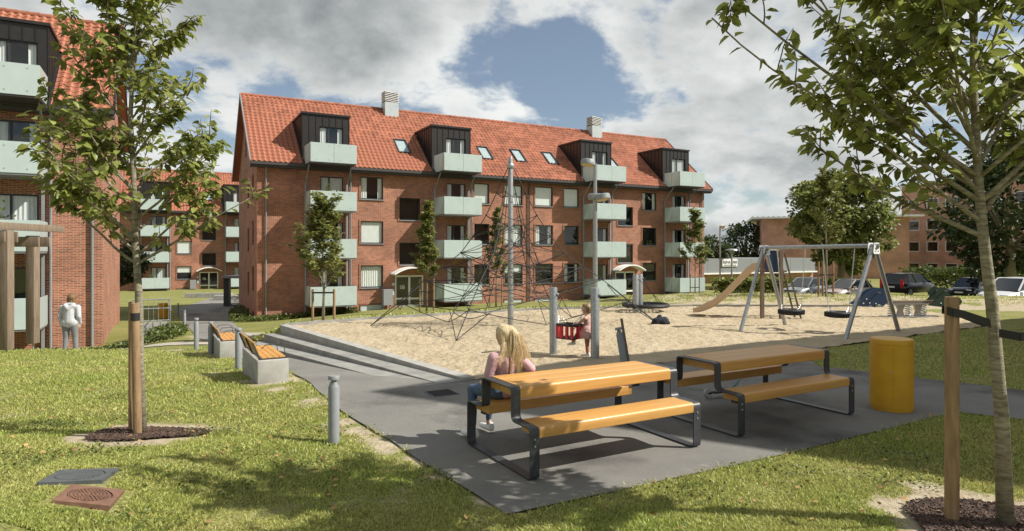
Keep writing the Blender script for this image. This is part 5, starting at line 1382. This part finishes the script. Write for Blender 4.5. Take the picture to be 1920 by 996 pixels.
# --- blonde woman on the far bench of the near table, back to us, right elbow on the table top
def seated_woman():
    T = Matrix.Translation((.16, 5.60, 0)) @ Matrix.Rotation(TANG, 4, 'Z')
    base = T @ Vector((.37, 1.14, .464)); ang = TANG + R(10)
    root = empty('person', base, ang); root.scale = (.95, .95, .95); tag(root, 'blonde woman in pink jacket and jeans sitting with her back to us', 'person')
    S, J, PK, SH = 0, 1, 2, 3; caps = []
    # local: +y is the way she faces (away from us), x to her right, z up from the seat
    caps += [((-.085, .02, .095), .10, (.085, .02, .095), .10, J), ((0, -.01, .12), .118, (0, -.01, .22), .105, PK)]
    for s, foot in ((-1, (-.21, .30, -.46)), (1, (.10, .42, -.46))):
        kn = Vector((s * .12 - (.03 if s < 0 else 0), .40, .06)); f = Vector(foot)
        an = f + Vector((0, .0, .10)); caps += [((s * .09, .03, .09), .088, kn, .062, J), (kn, .06, kn.lerp(an, .45), .052, J), (kn.lerp(an, .45), .052, an + Vector((0, 0, .05)), .036, J), (an + Vector((0, 0, .05)), .032, an, .032, S)]
        shoe(caps, f + Vector((0, -.05, 0)), f + Vector((s * .02, .17, 0)), SH, .038)
    ch = Vector((-.015, -.03, .40)); nk = Vector((.005, -.0, .56))
    caps += [((0, -.01, .2), .112, ch, .128, PK), (ch + Vector((-.11, 0, .06)), .075, ch + Vector((.11, 0, .06)), .075, PK), (ch, .11, nk - Vector((0, 0, .05)), .06, PK), (nk - Vector((0, 0, .06)), .05, nk + Vector((0, .02, .06)), .046, S)]
    P = head(caps, nk + Vector((.01, .03, .135)), (-.35, 1, -.12), .98, S)
    # left arm hangs into the lap, right elbow back on the table
    ls, rs = ch + Vector((-.16, 0, .07)), ch + Vector((.155, -.01, .07))
    le, lw = Vector((-.235, .02, .20)), Vector((-.10, .24, .16)); re, rw = Vector((.215, -.20, .335)), Vector((.20, .06, .36))
    for a, e, w in ((ls, le, lw), (rs, re, rw)): caps += [(a, .068, e, .052, PK), (e, .052, w, .042, PK)]
    hand(caps, lw, (.3, .9, -.2), (0, 0, -1), mi=S); hand(caps, rw, (-.2, .9, .2), (-1, 0, 0), mi=S)
    b = fuse('body', caps, [SKIN, JEANS, PINK, SHOE], root, .0105, 3)
    face_marks(P, b, .98)
    hc = nk + Vector((.01, .03, .135)); hair = [(hc + Vector((0, -.03, .035)), .096, hc + Vector((0, .005, .045)), .09), (hc + Vector((.0, -.05, -.02)), .078, hc + Vector((0, -.03, -.03)), .08)]
    tail = [hc + Vector((.03, -.085, .075)), hc + Vector((.055, -.125, .01)), hc + Vector((.07, -.145, -.12)), hc + Vector((.075, -.15, -.26)), hc + Vector((.10, -.14, -.36))]
    rad = [.045, .052, .052, .042, .02]
    for i in range(4): hair.append((tail[i], rad[i], tail[i + 1], rad[i + 1]))
    fuse('hair', hair, [BLOND], root, .012, 3)
    rnd = random.Random(4); mb = MB()
    for i in range(800):                                 # loose strands over the tail and shoulders
        a = rnd.uniform(0, 6.283); o_ = Vector((math.cos(a), math.sin(a), 0)); pts = []; sp_ = rnd.uniform(.7, 1.15); dr = rnd.gauss(0, .02); en = rnd.uniform(.6, 1.0)
        if i % 5 == 0:
            st = hc + Vector((rnd.uniform(-.09, .05), -.06, rnd.uniform(-.05, .05))); pts = [st, st + Vector((-.03, -.06, -.09)), st + Vector((-.05 + dr, -.075, -.20)), st + Vector((-.07 + dr * 2, -.08, -.30 * en))]
        else:
            for k, p in enumerate(tail): pts.append(p + o_ * rad[k] * sp_ * (1 if k < 4 else 1.9) + Vector((dr * k, 0, -.05 * en if k == 4 else 0)))
        mb.tube(pts, [.0017, .0019, .0018, .0015, .0007][:len(pts)], 4, cap=False)
    o = mb.build('hair_strands', BLOND, root, True); o['kind'] = 'stuff'
    mb = MB(); mb.tube([ch + Vector((-.045, -.137, .10)), ch + Vector((-.05, -.143, .0)), Vector((-.045, -.132, .26)), Vector((-.04, -.128, .12))], .012, 6); mb.build('bag_strap', LEATH, root, True)
    caps = [((.10, -.02, .06), .07, (.16, .05, .05), .06), ((.1, .02, .0), .06, (.16, .08, -.02), .05)]; fuse('handbag', caps, [mat('black_leather', (.012, .012, .013), .5)], root, .012)
seated_woman()
# --- girl in a peach dress standing on her left leg, other foot up in the baby swing
def girl():
    root = empty('person', (1.44, 12.33, .012), R(150)); tag(root, 'little girl in peach dress lifting one foot onto the baby swing', 'person')
    # local: +x is the way she faces (towards the swing, left in the picture), +y her left... feet at z=0
    S, D, LG, SH = 0, 1, 2, 3; caps = []; hp = .47
    caps += [((-.02, -.055, hp), .075, (-.02, .055, hp), .075, D), ((-.02, 0, hp), .082, (.0, 0, .66), .072, D), ((0, 0, .66), .074, (.0, 0, .74), .062, D), ((-.0, -.07, .74), .036, (0, .07, .74), .036, D), ((0, 0, .76), .036, (.01, 0, .82), .033, S)]
    P = head(caps, (.03, 0, .905), (.9, .35, -.25), .83, S)
    kn = Vector((-.02, .05, .26)); caps += [((-.02, .05, .44), .062, kn, .044, LG), (kn, .043, (-.03, .05, .10), .034, LG), ((-.03, .05, .1), .028, (-.03, .05, .05), .028, S)]; shoe(caps, (-.06, .05, 0), (.08, .05, 0), SH, .03)
    kn = Vector((.19, -.04, .46)); an = Vector((.30, -.03, .28)); caps += [((-.0, -.05, .45), .062, kn, .046, LG), (kn, .044, an, .034, LG), (an, .028, an + Vector((.02, 0, -.03)), .028, S)]; shoe(caps, an + Vector((-.02, 0, -.085)), an + Vector((.12, 0, -.10)), SH, .028)
    for y, e, w in ((-.10, (.10, -.13, .60), (.24, -.10, .56)), (.10, (.12, .14, .64), (.22, .05, .63))):
        caps += [((0, y, .735), .036, e, .028, S), (e, .027, w, .021, S)]; hand(caps, w, (.8, 0, -.5), (0, 0, -1), .0065, S, .7, .05)
    b = fuse('body', caps, [SKIN, PEACH, RUSTL, SHOE], root, .009, 3); face_marks(P, b, .83)
    mb = MB(); n = 28; v = []; f = []                     # flared skirt with folds
    for i, (z, r_) in enumerate(((.60, .085), (.52, .115), (.44, .155), (.36, .19))):
        for k in range(n): a = 2 * math.pi * k / n; q = r_ * (1 + (.07 * i / 3) * math.sin(7 * a)); v.append((-.015 + q * math.cos(a) * (1.15 if math.cos(a) > 0 else 1), q * math.sin(a) * .92, z + (.06 * i / 3 if math.cos(a) > .4 and math.sin(a) < .2 else 0)))
    for i in range(3):
        for k in range(n): f.append((i * n + k, i * n + (k + 1) % n, (i + 1) * n + (k + 1) % n, (i + 1) * n + k))
    mb.add(v, f); sk = mb.build('skirt', PEACH, root, 'full')
    md = sk.modifiers.new('s', 'SOLIDIFY'); md.thickness = .006
    c = Vector((.03, 0, .905)); hair = [(c + Vector((-.03, -.01, .035)), .078, c + Vector((-.0, 0, .05)), .07), (c + Vector((-.045, -.015, -.01)), .055, c + Vector((-.05, -.02, -.04)), .05), (c + Vector((-.085, -.03, .03)), .03, c + Vector((-.11, -.04, -.06)), .018)]
    fuse('hair', hair, [mat('dark_blond_hair', (.30, .19, .09), .5, .3, 30)], root, .01, 2)
girl()
# --- woman in grey hoodie walking away by the left block, head bowed
def walking_woman():
    Y = 19.6; x = (131 - 960) / F * Y; root = empty('person', (x, Y, h(x, Y)), R(8)); root.scale = (1.12, 1.12, 1.12); tag(root, 'woman in grey hoodie and sweatpants walking away beside the left block', 'person')
    S, PN, HD, SH = 0, 1, 2, 3; caps = []
    caps += [((-.09, 0, .88), .115, (.09, 0, .88), .115, PN)]
    for s, ft in ((-1, (-.12, -.02, 0)), (1, (.13, .06, 0))):
        f = Vector(ft); kn = Vector((s * .105, f.y * .5 + .03, .47)); caps += [((s * .095, 0, .84), .105, kn, .075, PN), (kn, .074, kn.lerp(f, .55), .066, PN), (kn.lerp(f, .55), .066, f + Vector((0, 0, .12)), .05, PN), (f + Vector((0, 0, .12)), .036, f + Vector((0, 0, .07)), .036, S)]; shoe(caps, f + Vector((0, -.06, 0)), f + Vector((s * .02, .17, 0)), SH, .042)
    caps += [((-.06, 0, .88), .15, (.06, 0, .88), .15, HD), ((0, 0, .9), .158, (0, .02, 1.2), .15, HD), ((-.13, .02, 1.27), .085, (.13, .02, 1.27), .085, HD), ((0, .02, 1.2), .14, (0, .04, 1.36), .07, HD), ((0, .04, 1.34), .055, (0, .09, 1.42), .05, S)]
    for s, w in ((-1, Vector((-.225, .05, .80))), (1, Vector((.215, .08, .84)))):
        e = Vector((s * .24, -.03, 1.03)); caps += [((s * .19, .02, 1.27), .078, e, .062, HD), (e, .062, w, .05, HD)]; hand(caps, w, (0, .1, -1), (-s, .2, 0), mi=S, curl=.5)
    P = head(caps, (0, .13, 1.49), (.05, 1, -.55), 1.0, S)
    b = fuse('body', caps, [SKIN, GREYP, GREYH, SHOE], root, .0125, 3); face_marks(P, b, 1)
    caps = [((-.10, -.05, 1.33), .05, (0, -.10, 1.24), .055), ((.10, -.05, 1.33), .05, (0, -.10, 1.24), .055), ((-.10, -.0, 1.36), .045, (.10, 0, 1.36), .045), ((-.1, -.02, 1.35), .04, (-.07, .09, 1.37), .035), ((.1, -.02, 1.35), .04, (.07, .09, 1.37), .035)]; fuse('hood', caps, [GREYH], root, .012, 4)
    c = Vector((0, .13, 1.49)); hair = [(c + Vector((0, -.035, .045)), .112, c + Vector((0, .02, .06)), .1), (c + Vector((-.05, -.06, -.02)), .07, c + Vector((-.06, -.07, -.13)), .035), (c + Vector((.05, -.05, -.02)), .062, c + Vector((.085, -.07, -.15)), .035), (c + Vector((0, -.07, -.02)), .06, c + Vector((.02, -.10, -.13)), .045), (c + Vector((.08, -.04, -.1)), .035, c + Vector((.12, -.05, -.17)), .02)]
    fuse('hair', hair, [BROWNH], root, .012, 3)
walking_woman()
# ------------------------------------------------------------------ kick scooter under the second table
o = empty('kick_scooter', (2.80, 8.85, .01), R(25)); tag(o, 'teal and black kick scooter lying under the shaded picnic table', 'scooter')
mb = MB(); mb.bbox(-.05, .42, -.05, .05, .06, .085, .01); mb.build('deck', BLACK, o, True)
TEAL = mat('teal_plastic', (.02, .11, .11), .5)
mb = MB(); mb.tube([(.30, .0, .10), (.50, .12, .14), (.62, .2, .15)], .018, 8); mb.build('handlebar', TEAL, o, True)
for x in (-.14, .5):
    mb = MB(); mb.lathe([(.02, -.015), (.06, -.015), (.065, -.008), (.065, .008), (.06, .015), (.02, .015)], 20, 0, M=Matrix.Translation((x, 0, .066)) @ Matrix.Rotation(R(70), 4, 'X')); w = mb.build('wheel', STEEL, o, True)
each(lambda m, q: m.bar(q[0], q[1], .05, .02), (((-.14, 0, .07), (-.02, 0, .08)), ((.42, 0, .08), (.5, 0, .1))), 'fork', BLACK, o)
# ------------------------------------------------------------------ cars
def car(loc, rz, Ln, W_, H, paint, label, suv=False, hatch=True):
    """front towards +x"""
    root = empty('parked_car', loc, rz); tag(root, label, 'car', 'cars parked beyond the sandy mound')
    hl = Ln / 2; hw = W_ / 2; gc = .30 if suv else .2; belt = H * .60; hood = H * .58 if suv else H * .55
    st = [(-hl, .42, belt * .92, .80), (-hl + .12, gc + .06, belt, .92), (-hl + .6, gc, belt * 1.02, .985), (-hl + 1.3, gc, belt, 1.0), (0, gc, belt, 1.0), (hl - 1.45, gc, belt * .98, 1.0), (hl - 1.15, gc, hood, .99), (hl - .55, gc, hood * .93, .96), (hl - .15, gc + .04, hood * .80, .86), (hl, .36, hood * .62, .70)]
    mb = MB(); v = []; f = []; prof = lambda zb, zt, w: [(w * .90, zb), (w * .985, zb + (zt - zb) * .28), (w, zb + (zt - zb) * .55), (w * .955, zb + (zt - zb) * .86), (w * .86, zt), (w * .45, zt + .025), (0, zt + .035)]
    for x, zb, zt, w in st:
        p = prof(zb, zt, w * hw); v += [(x, y, z) for y, z in p] + [(x, -y, z) for y, z in reversed(p[:-1])]
    m = 13
    for i in range(len(st) - 1):
        for k in range(m - 1): f.append((i * m + k, i * m + k + 1, (i + 1) * m + k + 1, (i + 1) * m + k))
        f.append((i * m + m - 1, i * m, (i + 1) * m, (i + 1) * m + m - 1))
    f += [tuple(range(m)), tuple(reversed(range((len(st) - 1) * m, len(st) * m)))]
    mb.add(v, f); body = mb.build('body', paint, root, True)
    rb = -hl + (.22 if hatch else .75); rt = rb + (.45 if hatch else .5); ft = hl - 2.05 if not suv else hl - 2.0; fb = hl - 1.12
    wb, wt = hw * .86, hw * .68; zb, zt = belt - .02, H - .05
    B_ = [(rb, -wb, zb), (fb, -wb, zb), (fb, wb, zb), (rb, wb, zb)]; T_ = [(rt, -wt, zt), (ft, -wt, zt), (ft, wt, zt), (rt, wt, zt)]
    B_ = [Vector(p) for p in B_]; T_ = [Vector(p) for p in T_]
    mb = MB(); mb.add(B_ + T_, [(0, 1, 5, 4), (1, 2, 6, 5), (2, 3, 7, 6), (3, 0, 4, 7)]); mb.build('window_band', CARGL, body)
    mb = MB(); v = []; f = []; n = 7                      # domed roof skin
    for i in range(n + 1):
        for j in range(n + 1):
            a, b_ = i / n, j / n; p = T_[0].lerp(T_[1], a).lerp(T_[3].lerp(T_[2], a), b_); v.append((p.x, p.y, p.z + .055 * (1 - (2 * a - 1) ** 4) * (1 - (2 * b_ - 1) ** 4) + .002))
    for i in range(n):
        for j in range(n): q = i * (n + 1) + j; f.append((q, q + 1, q + n + 2, q + n + 1))
    mb.add(v, f); mb.build('roof', paint, body, True)
    mb = MB(); off = 1.012
    for s in (0, 3):
        mb.bar(B_[s], T_[s], .09, .05); mb.bar(B_[1 if s == 0 else 2], T_[1 if s == 0 else 2], .065, .05)
        a = B_[s].lerp(B_[1 if s == 0 else 2], .47); b_ = T_[s].lerp(T_[1 if s == 0 else 2], .42); mb.bar(a, b_, .07, .03); mb.bar(T_[s], T_[1 if s == 0 else 2], .05, .05)
        a = B_[s].lerp(B_[1 if s == 0 else 2], .13); b_ = T_[s].lerp(T_[1 if s == 0 else 2], .10); mb.bar(a, b_, .13, .03)
    mb.build('pillars', paint, body)
    for s in (-1, 1):
        for x in (-hl + .82, hl - .86):
            M_ = Matrix.Translation((x, s * (hw - .1), .33 if not suv else .37)) @ Matrix.Rotation(R(90), 4, 'X'); r_ = .32 if not suv else .37
            mb = MB(); mb.lathe([(r_ * .6, -.11), (r_ * .95, -.11), (r_, -.08), (r_, .08), (r_ * .95, .11), (r_ * .6, .11)], 22, 0, M=M_); w = mb.build('wheel', BLACK, root, True)
            mb = MB(); mb.lathe([(r_ * .62, -.114), (r_ * .58, -.10), (.05, -.112), (.05, .112), (r_ * .58, .10), (r_ * .62, .114)], 14, 0, M=M_); mb.build('rim', STEEL, w, True)
        mb = MB(); mb.bbox(hl - .42, hl - .08, s * hw * .60 - .16, s * hw * .60 + .16, hood * .70, hood * .84, .03); mb.build('headlight', CHROME, body, True)
        mb = MB(); mb.bbox(-hl - .012, -hl + .22, s * hw * .76 - .09, s * hw * .76 + .09, belt * .62, belt * (1.25 if suv else .95), .02); mb.build('tail_light', RED, body, True)
        mb = MB(); mb.bbox(fb - .42, fb - .24, s * (hw + .09) - .09, s * (hw + .09) + .09, belt - .0, belt + .14, .03); mb.build('mirror', paint, body, True)
    mb = MB(); mb.box(-hl - .018, -hl + .1, -.26, .26, belt * .66, belt * .66 + .12); mb.build('number_plate', WHITE, body)
    mb = MB(); mb.box(hl - .12, hl + .012, -.26, .26, .42, .53); mb.build('number_plate', WHITE, body)
    mb = MB(); mb.box(hl - .25, hl - .006, -.42, .42, .54, .66); mb.build('grille', BLACK, body)
CARGL = mat('tinted_car_glass', (.012, .016, .018), .06, spec=.8)
def cpaint(n, c, metal=.3): return mat(n, c, .28, metal=metal, coat=.6)
def cloc(px, Y): x = (px - 960) / F * Y; return (x, Y, h(x, Y) + .01)
car(cloc(1509, 46.5), R(218), 4.1, 1.72, 1.50, cpaint('silver_paint', (.42, .44, .45), .6), 'silver hatchback leftmost of the parked cars')
car(cloc(1588, 44), R(208), 3.9, 1.70, 1.52, cpaint('rose_paint', (.62, .52, .47), .3), 'pale rose hatchback parked next to the silver one')
car(cloc(1703, 49), R(32), 4.9, 1.95, 1.78, cpaint('black_paint', (.010, .010, .012), .2), 'black estate SUV seen from behind with red tail lights', suv=True)
car(cloc(1822, 47), R(215), 4.5, 1.8, 1.5, cpaint('dark_blue_paint', (.02, .025, .035), .3), 'dark car half hidden behind the right cherry trunk')
car(cloc(1898, 34.5), R(207), 4.3, 1.8, 1.62, cpaint('white_car_paint', (.72, .73, .74), .0), 'white car at the right edge facing left')
# ------------------------------------------------------------------ supermarket, office blocks
def supermarket():
    Y = 70.0; x0, x1 = 18.98, 38.5; o = empty('supermarket', (22.5 - 4 * DX, 70 - 4 * DY, -2.6), DANG); tag(o, 'low flat roofed supermarket with grey fascia and white sign', 'building')
    W_ = x1 - x0; TAN = mat('tan_render', (.42, .27, .17), .85, .15, 2)
    mb = MB(); mb.uv = True; mb.box(0, 2.7, .01, 14, -1, 3.0); mb.box(8, W_, .01, 14, -1, 3.0); mb.build('wall', BRICK2, o)
    mb = MB(); mb.box(2.7, 8, .0, 14, -1, 3.0); mb.build('plain_wall', TAN, o)
    n = 9
    for k in range(n): mb = MB(); mb.box(W_ * k / n - .28, W_ * (k + 1) / n - .31, -.5, 14.2, 2.45, 3.98); mb.build('fascia_panel', STEELD, o)
    mb = MB(); mb.box(-.3, W_, -.62, 14.3, 2.28, 2.44); mb.build('soffit_trim', WHITE, o)
    mb = MB(); mb.box(12.2, 14.4, -.05, .005, 0, 2.1); mb.build('dark_doorway', BLACK, o)
    sx = 4.0; mb = MB(); mb.box(sx - .1, sx + 2.15, -.62, -.5, 3.12, 3.92); sg = mb.build('sign_board', WHITE, o)
    text_mesh('sign_lettering', 'REMA 1000', .44, BLACK, sg, Matrix.Translation((sx + 1.02, -.63, 3.42)) @ Matrix.Rotation(R(90), 4, 'X'), .008)
    mb = MB()
    for k in range(10): mb.box(sx + .1 + k * .19, sx + .24 + k * .19, -.628, -.615, 3.2, 3.29)
    mb.build('sign_small_print', BLACK, sg)
supermarket()
def office(p0, p1, z0, z1, label, cols, rows, row0, depth=12, over=.6, wmat=BRICK2, wall_windows=True):
    p0 = Vector((*p0, 0)); p1 = Vector((*p1, 0)); d = p1 - p0; ln = d.length; o = empty('office_block', (p0.x, p0.y, z0), math.atan2(d.y, d.x)); tag(o, label, 'building')
    H = z1 - z0; holes = [(c, c + 1.7, row0 + r_ * 3.05, row0 + r_ * 3.05 + 1.45) for c in cols for r_ in range(rows)]
    mb = MB(); mb.uv = True; wall_grid(mb, 0, ln, 0, H, holes, 0); mb.quad((0, depth, 0), (ln, depth, 0), (ln, depth, H), (0, depth, H))
    for X in (0, ln): mb.quad((X, 0, 0), (X, depth, 0), (X, depth, H), (X, 0, H))
    mb.build('wall', wmat, o, fix=False)
    mb = MB(); mb.box(-over, ln + over, -over, depth + over, H + .01, H + .22); rf = mb.build('roof', WHITE, o)
    n = int(ln / .55)
    for k in range(n): mb = MB(); mb.box(-over + k * (ln + 2 * over) / n, -over + k * (ln + 2 * over) / n + .12, -over - .02, depth, H + .22, H + .30); mb.build('roof_rib', STEEL, rf)
    for a in holes:
        mb = MB(); x0, x1, q0, q1 = a; w = .1
        for b0, b1, c0, c1 in ((x0, x0 + w, q0, q1), (x1 - w, x1, q0, q1), (x0 + w, x1 - w, q0, q0 + w), (x0 + w, x1 - w, q1 - w, q1)): mb.box(b0 + .003, b1 - .003, .03, .1, c0 + .003, c1 - .003)
        f = mb.build('window', WHITE, o); mb = MB(); mb.box(x0 + w, x1 - w, .06, .07, q0 + w, q1 - w); mb.build('pane', GLASS, f)
office((57.5, 95), (66.5, 73), -2.6, 11.7, 'four storey brick office block with white windows behind the trees', (1.0, 3.75, 6.4, 9.3, 12.2, 15.1, 18), 4, 1.7)
office((33.4, 86), (50, 81), -2.6, 6.5, 'brick wing with flat overhanging roof left of the linden tree', (), 0, 1.5, over=1.3)
# ------------------------------------------------------------------ left side: pergola, stair walls and railing, shelter, bicycle
o = empty('timber_pergola', (-12.25, 15.6, h(-12.25, 15.6))); tag(o, 'weathered timber pergola posts at the left edge', 'pergola')
for k, (x, y, ht) in enumerate(((0, 0, 2.95), (-.18, 1.1, 2.85), (-2.6, -.2, 2.95), (-2.8, .9, 2.85))):
    mb = MB(); mb.bbox(x - .11, x + .11, y - .11, y + .11, .06, ht, .012); p = mb.build('post', WOODG, o, True); mb = MB(); mb.tube([(x, y, -.1), (x, y, .08)], .02, 8); mb.build('foot_pin', STEEL, p)
for y, z in ((-.1, 2.66), (1.0, 2.56)):
    each(lambda m, q: m.bbox(-3.6, .16, y + q, y + q + .055, z + q * .01, z + q * .01 + .26, .008), (-.17, .215), 'beam', WOODG, o, True)
each(lambda m, x: m.bbox(x, x + .15, -.9, 1.9, 2.96, 3.14, .008), (-.06, -2.7), 'cross_beam', WOODG, o, True)
o = empty('basement_stair', (-13.55, 21.6, -1.62), DANG); tag(o, 'concrete basement stair walls with galvanised railing beside the left block', 'stairs')
mb = MB(); mb.box(.35, 1.95, 0, .2, -.6, .55); mb.box(1.75, 1.96, .21, 4.6, -.6, .66); mb.box(.5, 1.74, 4.4, 4.6, -.6, .8); mb.build('wall', CONC, o)
for k in range(4): mb = MB(); mb.box(.4 + k * .3, .4 + k * .3 + .29, .25, 4.38, -.5, .1 + k * .14); mb.build('step', CONCD, o)
mb = MB()
for a, b_ in (((.5, 4.5, 1.72), (1.85, 4.5, 1.72)), ((.5, 4.5, 1.35), (1.85, 4.5, 1.35)), ((1.85, 4.5, 1.72), (1.85, .3, 1.58)), ((1.85, 4.5, .86), (1.85, .3, .72)), ((.5, 4.5, .86), (1.85, 4.5, .86))): mb.tube([a, b_], .022, 8)
mb.build('handrail', STEEL, o, True)
for k in range(8): mb = MB(); x = .55 + k * .178; mb.tube([(x, 4.5, .82), (x, 4.5, 1.71)], .009, 6); mb.build('baluster', STEEL, o)
for k in range(22): mb = MB(); y = .35 + k * .19; zz_ = .70 + (y - .3) / 4.2 * .14; mb.tube([(1.85, y, zz_ - .04), (1.85, y, zz_ + .87)], .010, 6); mb.build('baluster', STEEL, o)
Y = 49.0; x = (428 - 960) / F * Y; o = empty('bike_shelter', (x, Y, -2.1)); tag(o, 'dark grey shelter post and roof behind the gable corner', 'shelter')
mb = MB(); mb.bbox(-.28, .12, -.2, .2, -.1, 2.15, .01); mb.build('post', ANTH, o); mb = MB(); mb.bbox(-.35, 3.2, -.4, 2.6, 2.16, 2.34, .01); mb.build('roof', STEELD, o); mb = MB(); mb.bbox(2.8, 3.1, 2.0, 2.3, -.1, 2.15, .01); mb.build('post', ANTH, o)
o = empty('bicycle', (x + .75, Y + .7, -2.08), R(20)); tag(o, 'black bicycle parked at the shelter beside the gable', 'bicycle')
for xx in (-.52, .52):
    mb = MB(); n = 24; mb.tube([(xx + .34 * math.cos(2 * math.pi * k / n), 0, .35 + .34 * math.sin(2 * math.pi * k / n)) for k in range(n + 1)], .022, 6)
    for k in range(8): mb.tube([(xx, 0, .35), (xx + .33 * math.cos(k * .785), 0, .35 + .33 * math.sin(k * .785))], .004, 4)
    mb.build('wheel', BLACK, o, True)
mb = MB()
for a, b_ in (((-.52, 0, .35), (-.12, 0, .32)), ((-.12, 0, .32), (.36, 0, .72)), ((-.12, 0, .32), (-.25, 0, .82)), ((-.25, 0, .78), (.38, 0, .82)), ((.52, 0, .35), (.36, 0, .98)), ((-.52, 0, .35), (-.24, 0, .72))): mb.tube([a, b_], .02, 6)
mb.build('frame', ANTH, o, True); mb = MB(); mb.bbox(-.38, -.12, -.07, .07, .83, .88, .02); mb.build('saddle', BLACK, o, True); mb = MB(); mb.tube([(.22, -.28, 1.0), (.36, 0, 1.02), (.22, .28, 1.0)], .014, 6); mb.build('handlebar', STEEL, o, True)
o = empty('low_wall', (-29.5, 58.0, -2.15), R(6)); tag(o, 'low concrete wall along the paving before the far block', 'wall'); 
for k in range(4): mb = MB(); mb.bbox(k * 1.02, k * 1.02 + 1.0, 0, .35, -.3, .5, .02); mb.build('wall_block', CONC, o)
o = empty('low_wall', (-25.5, 55.0, -2.15), R(4)); tag(o, 'low concrete seat block beside the shelter', 'wall'); mb = MB(); mb.bbox(0, 2.6, 0, .6, -.3, .5, .02); mb.build('wall_block', CONC, o)
g2 = MB(); g2.bbox(-.35, .35, -.3, .3, 0, .95, .03); o = g2.build('utility_cabinet', STEELD, loc=(17.6, 50.5, h(17.6, 50.5))); tag(o, 'small grey utility cabinet behind the slide', 'cabinet')
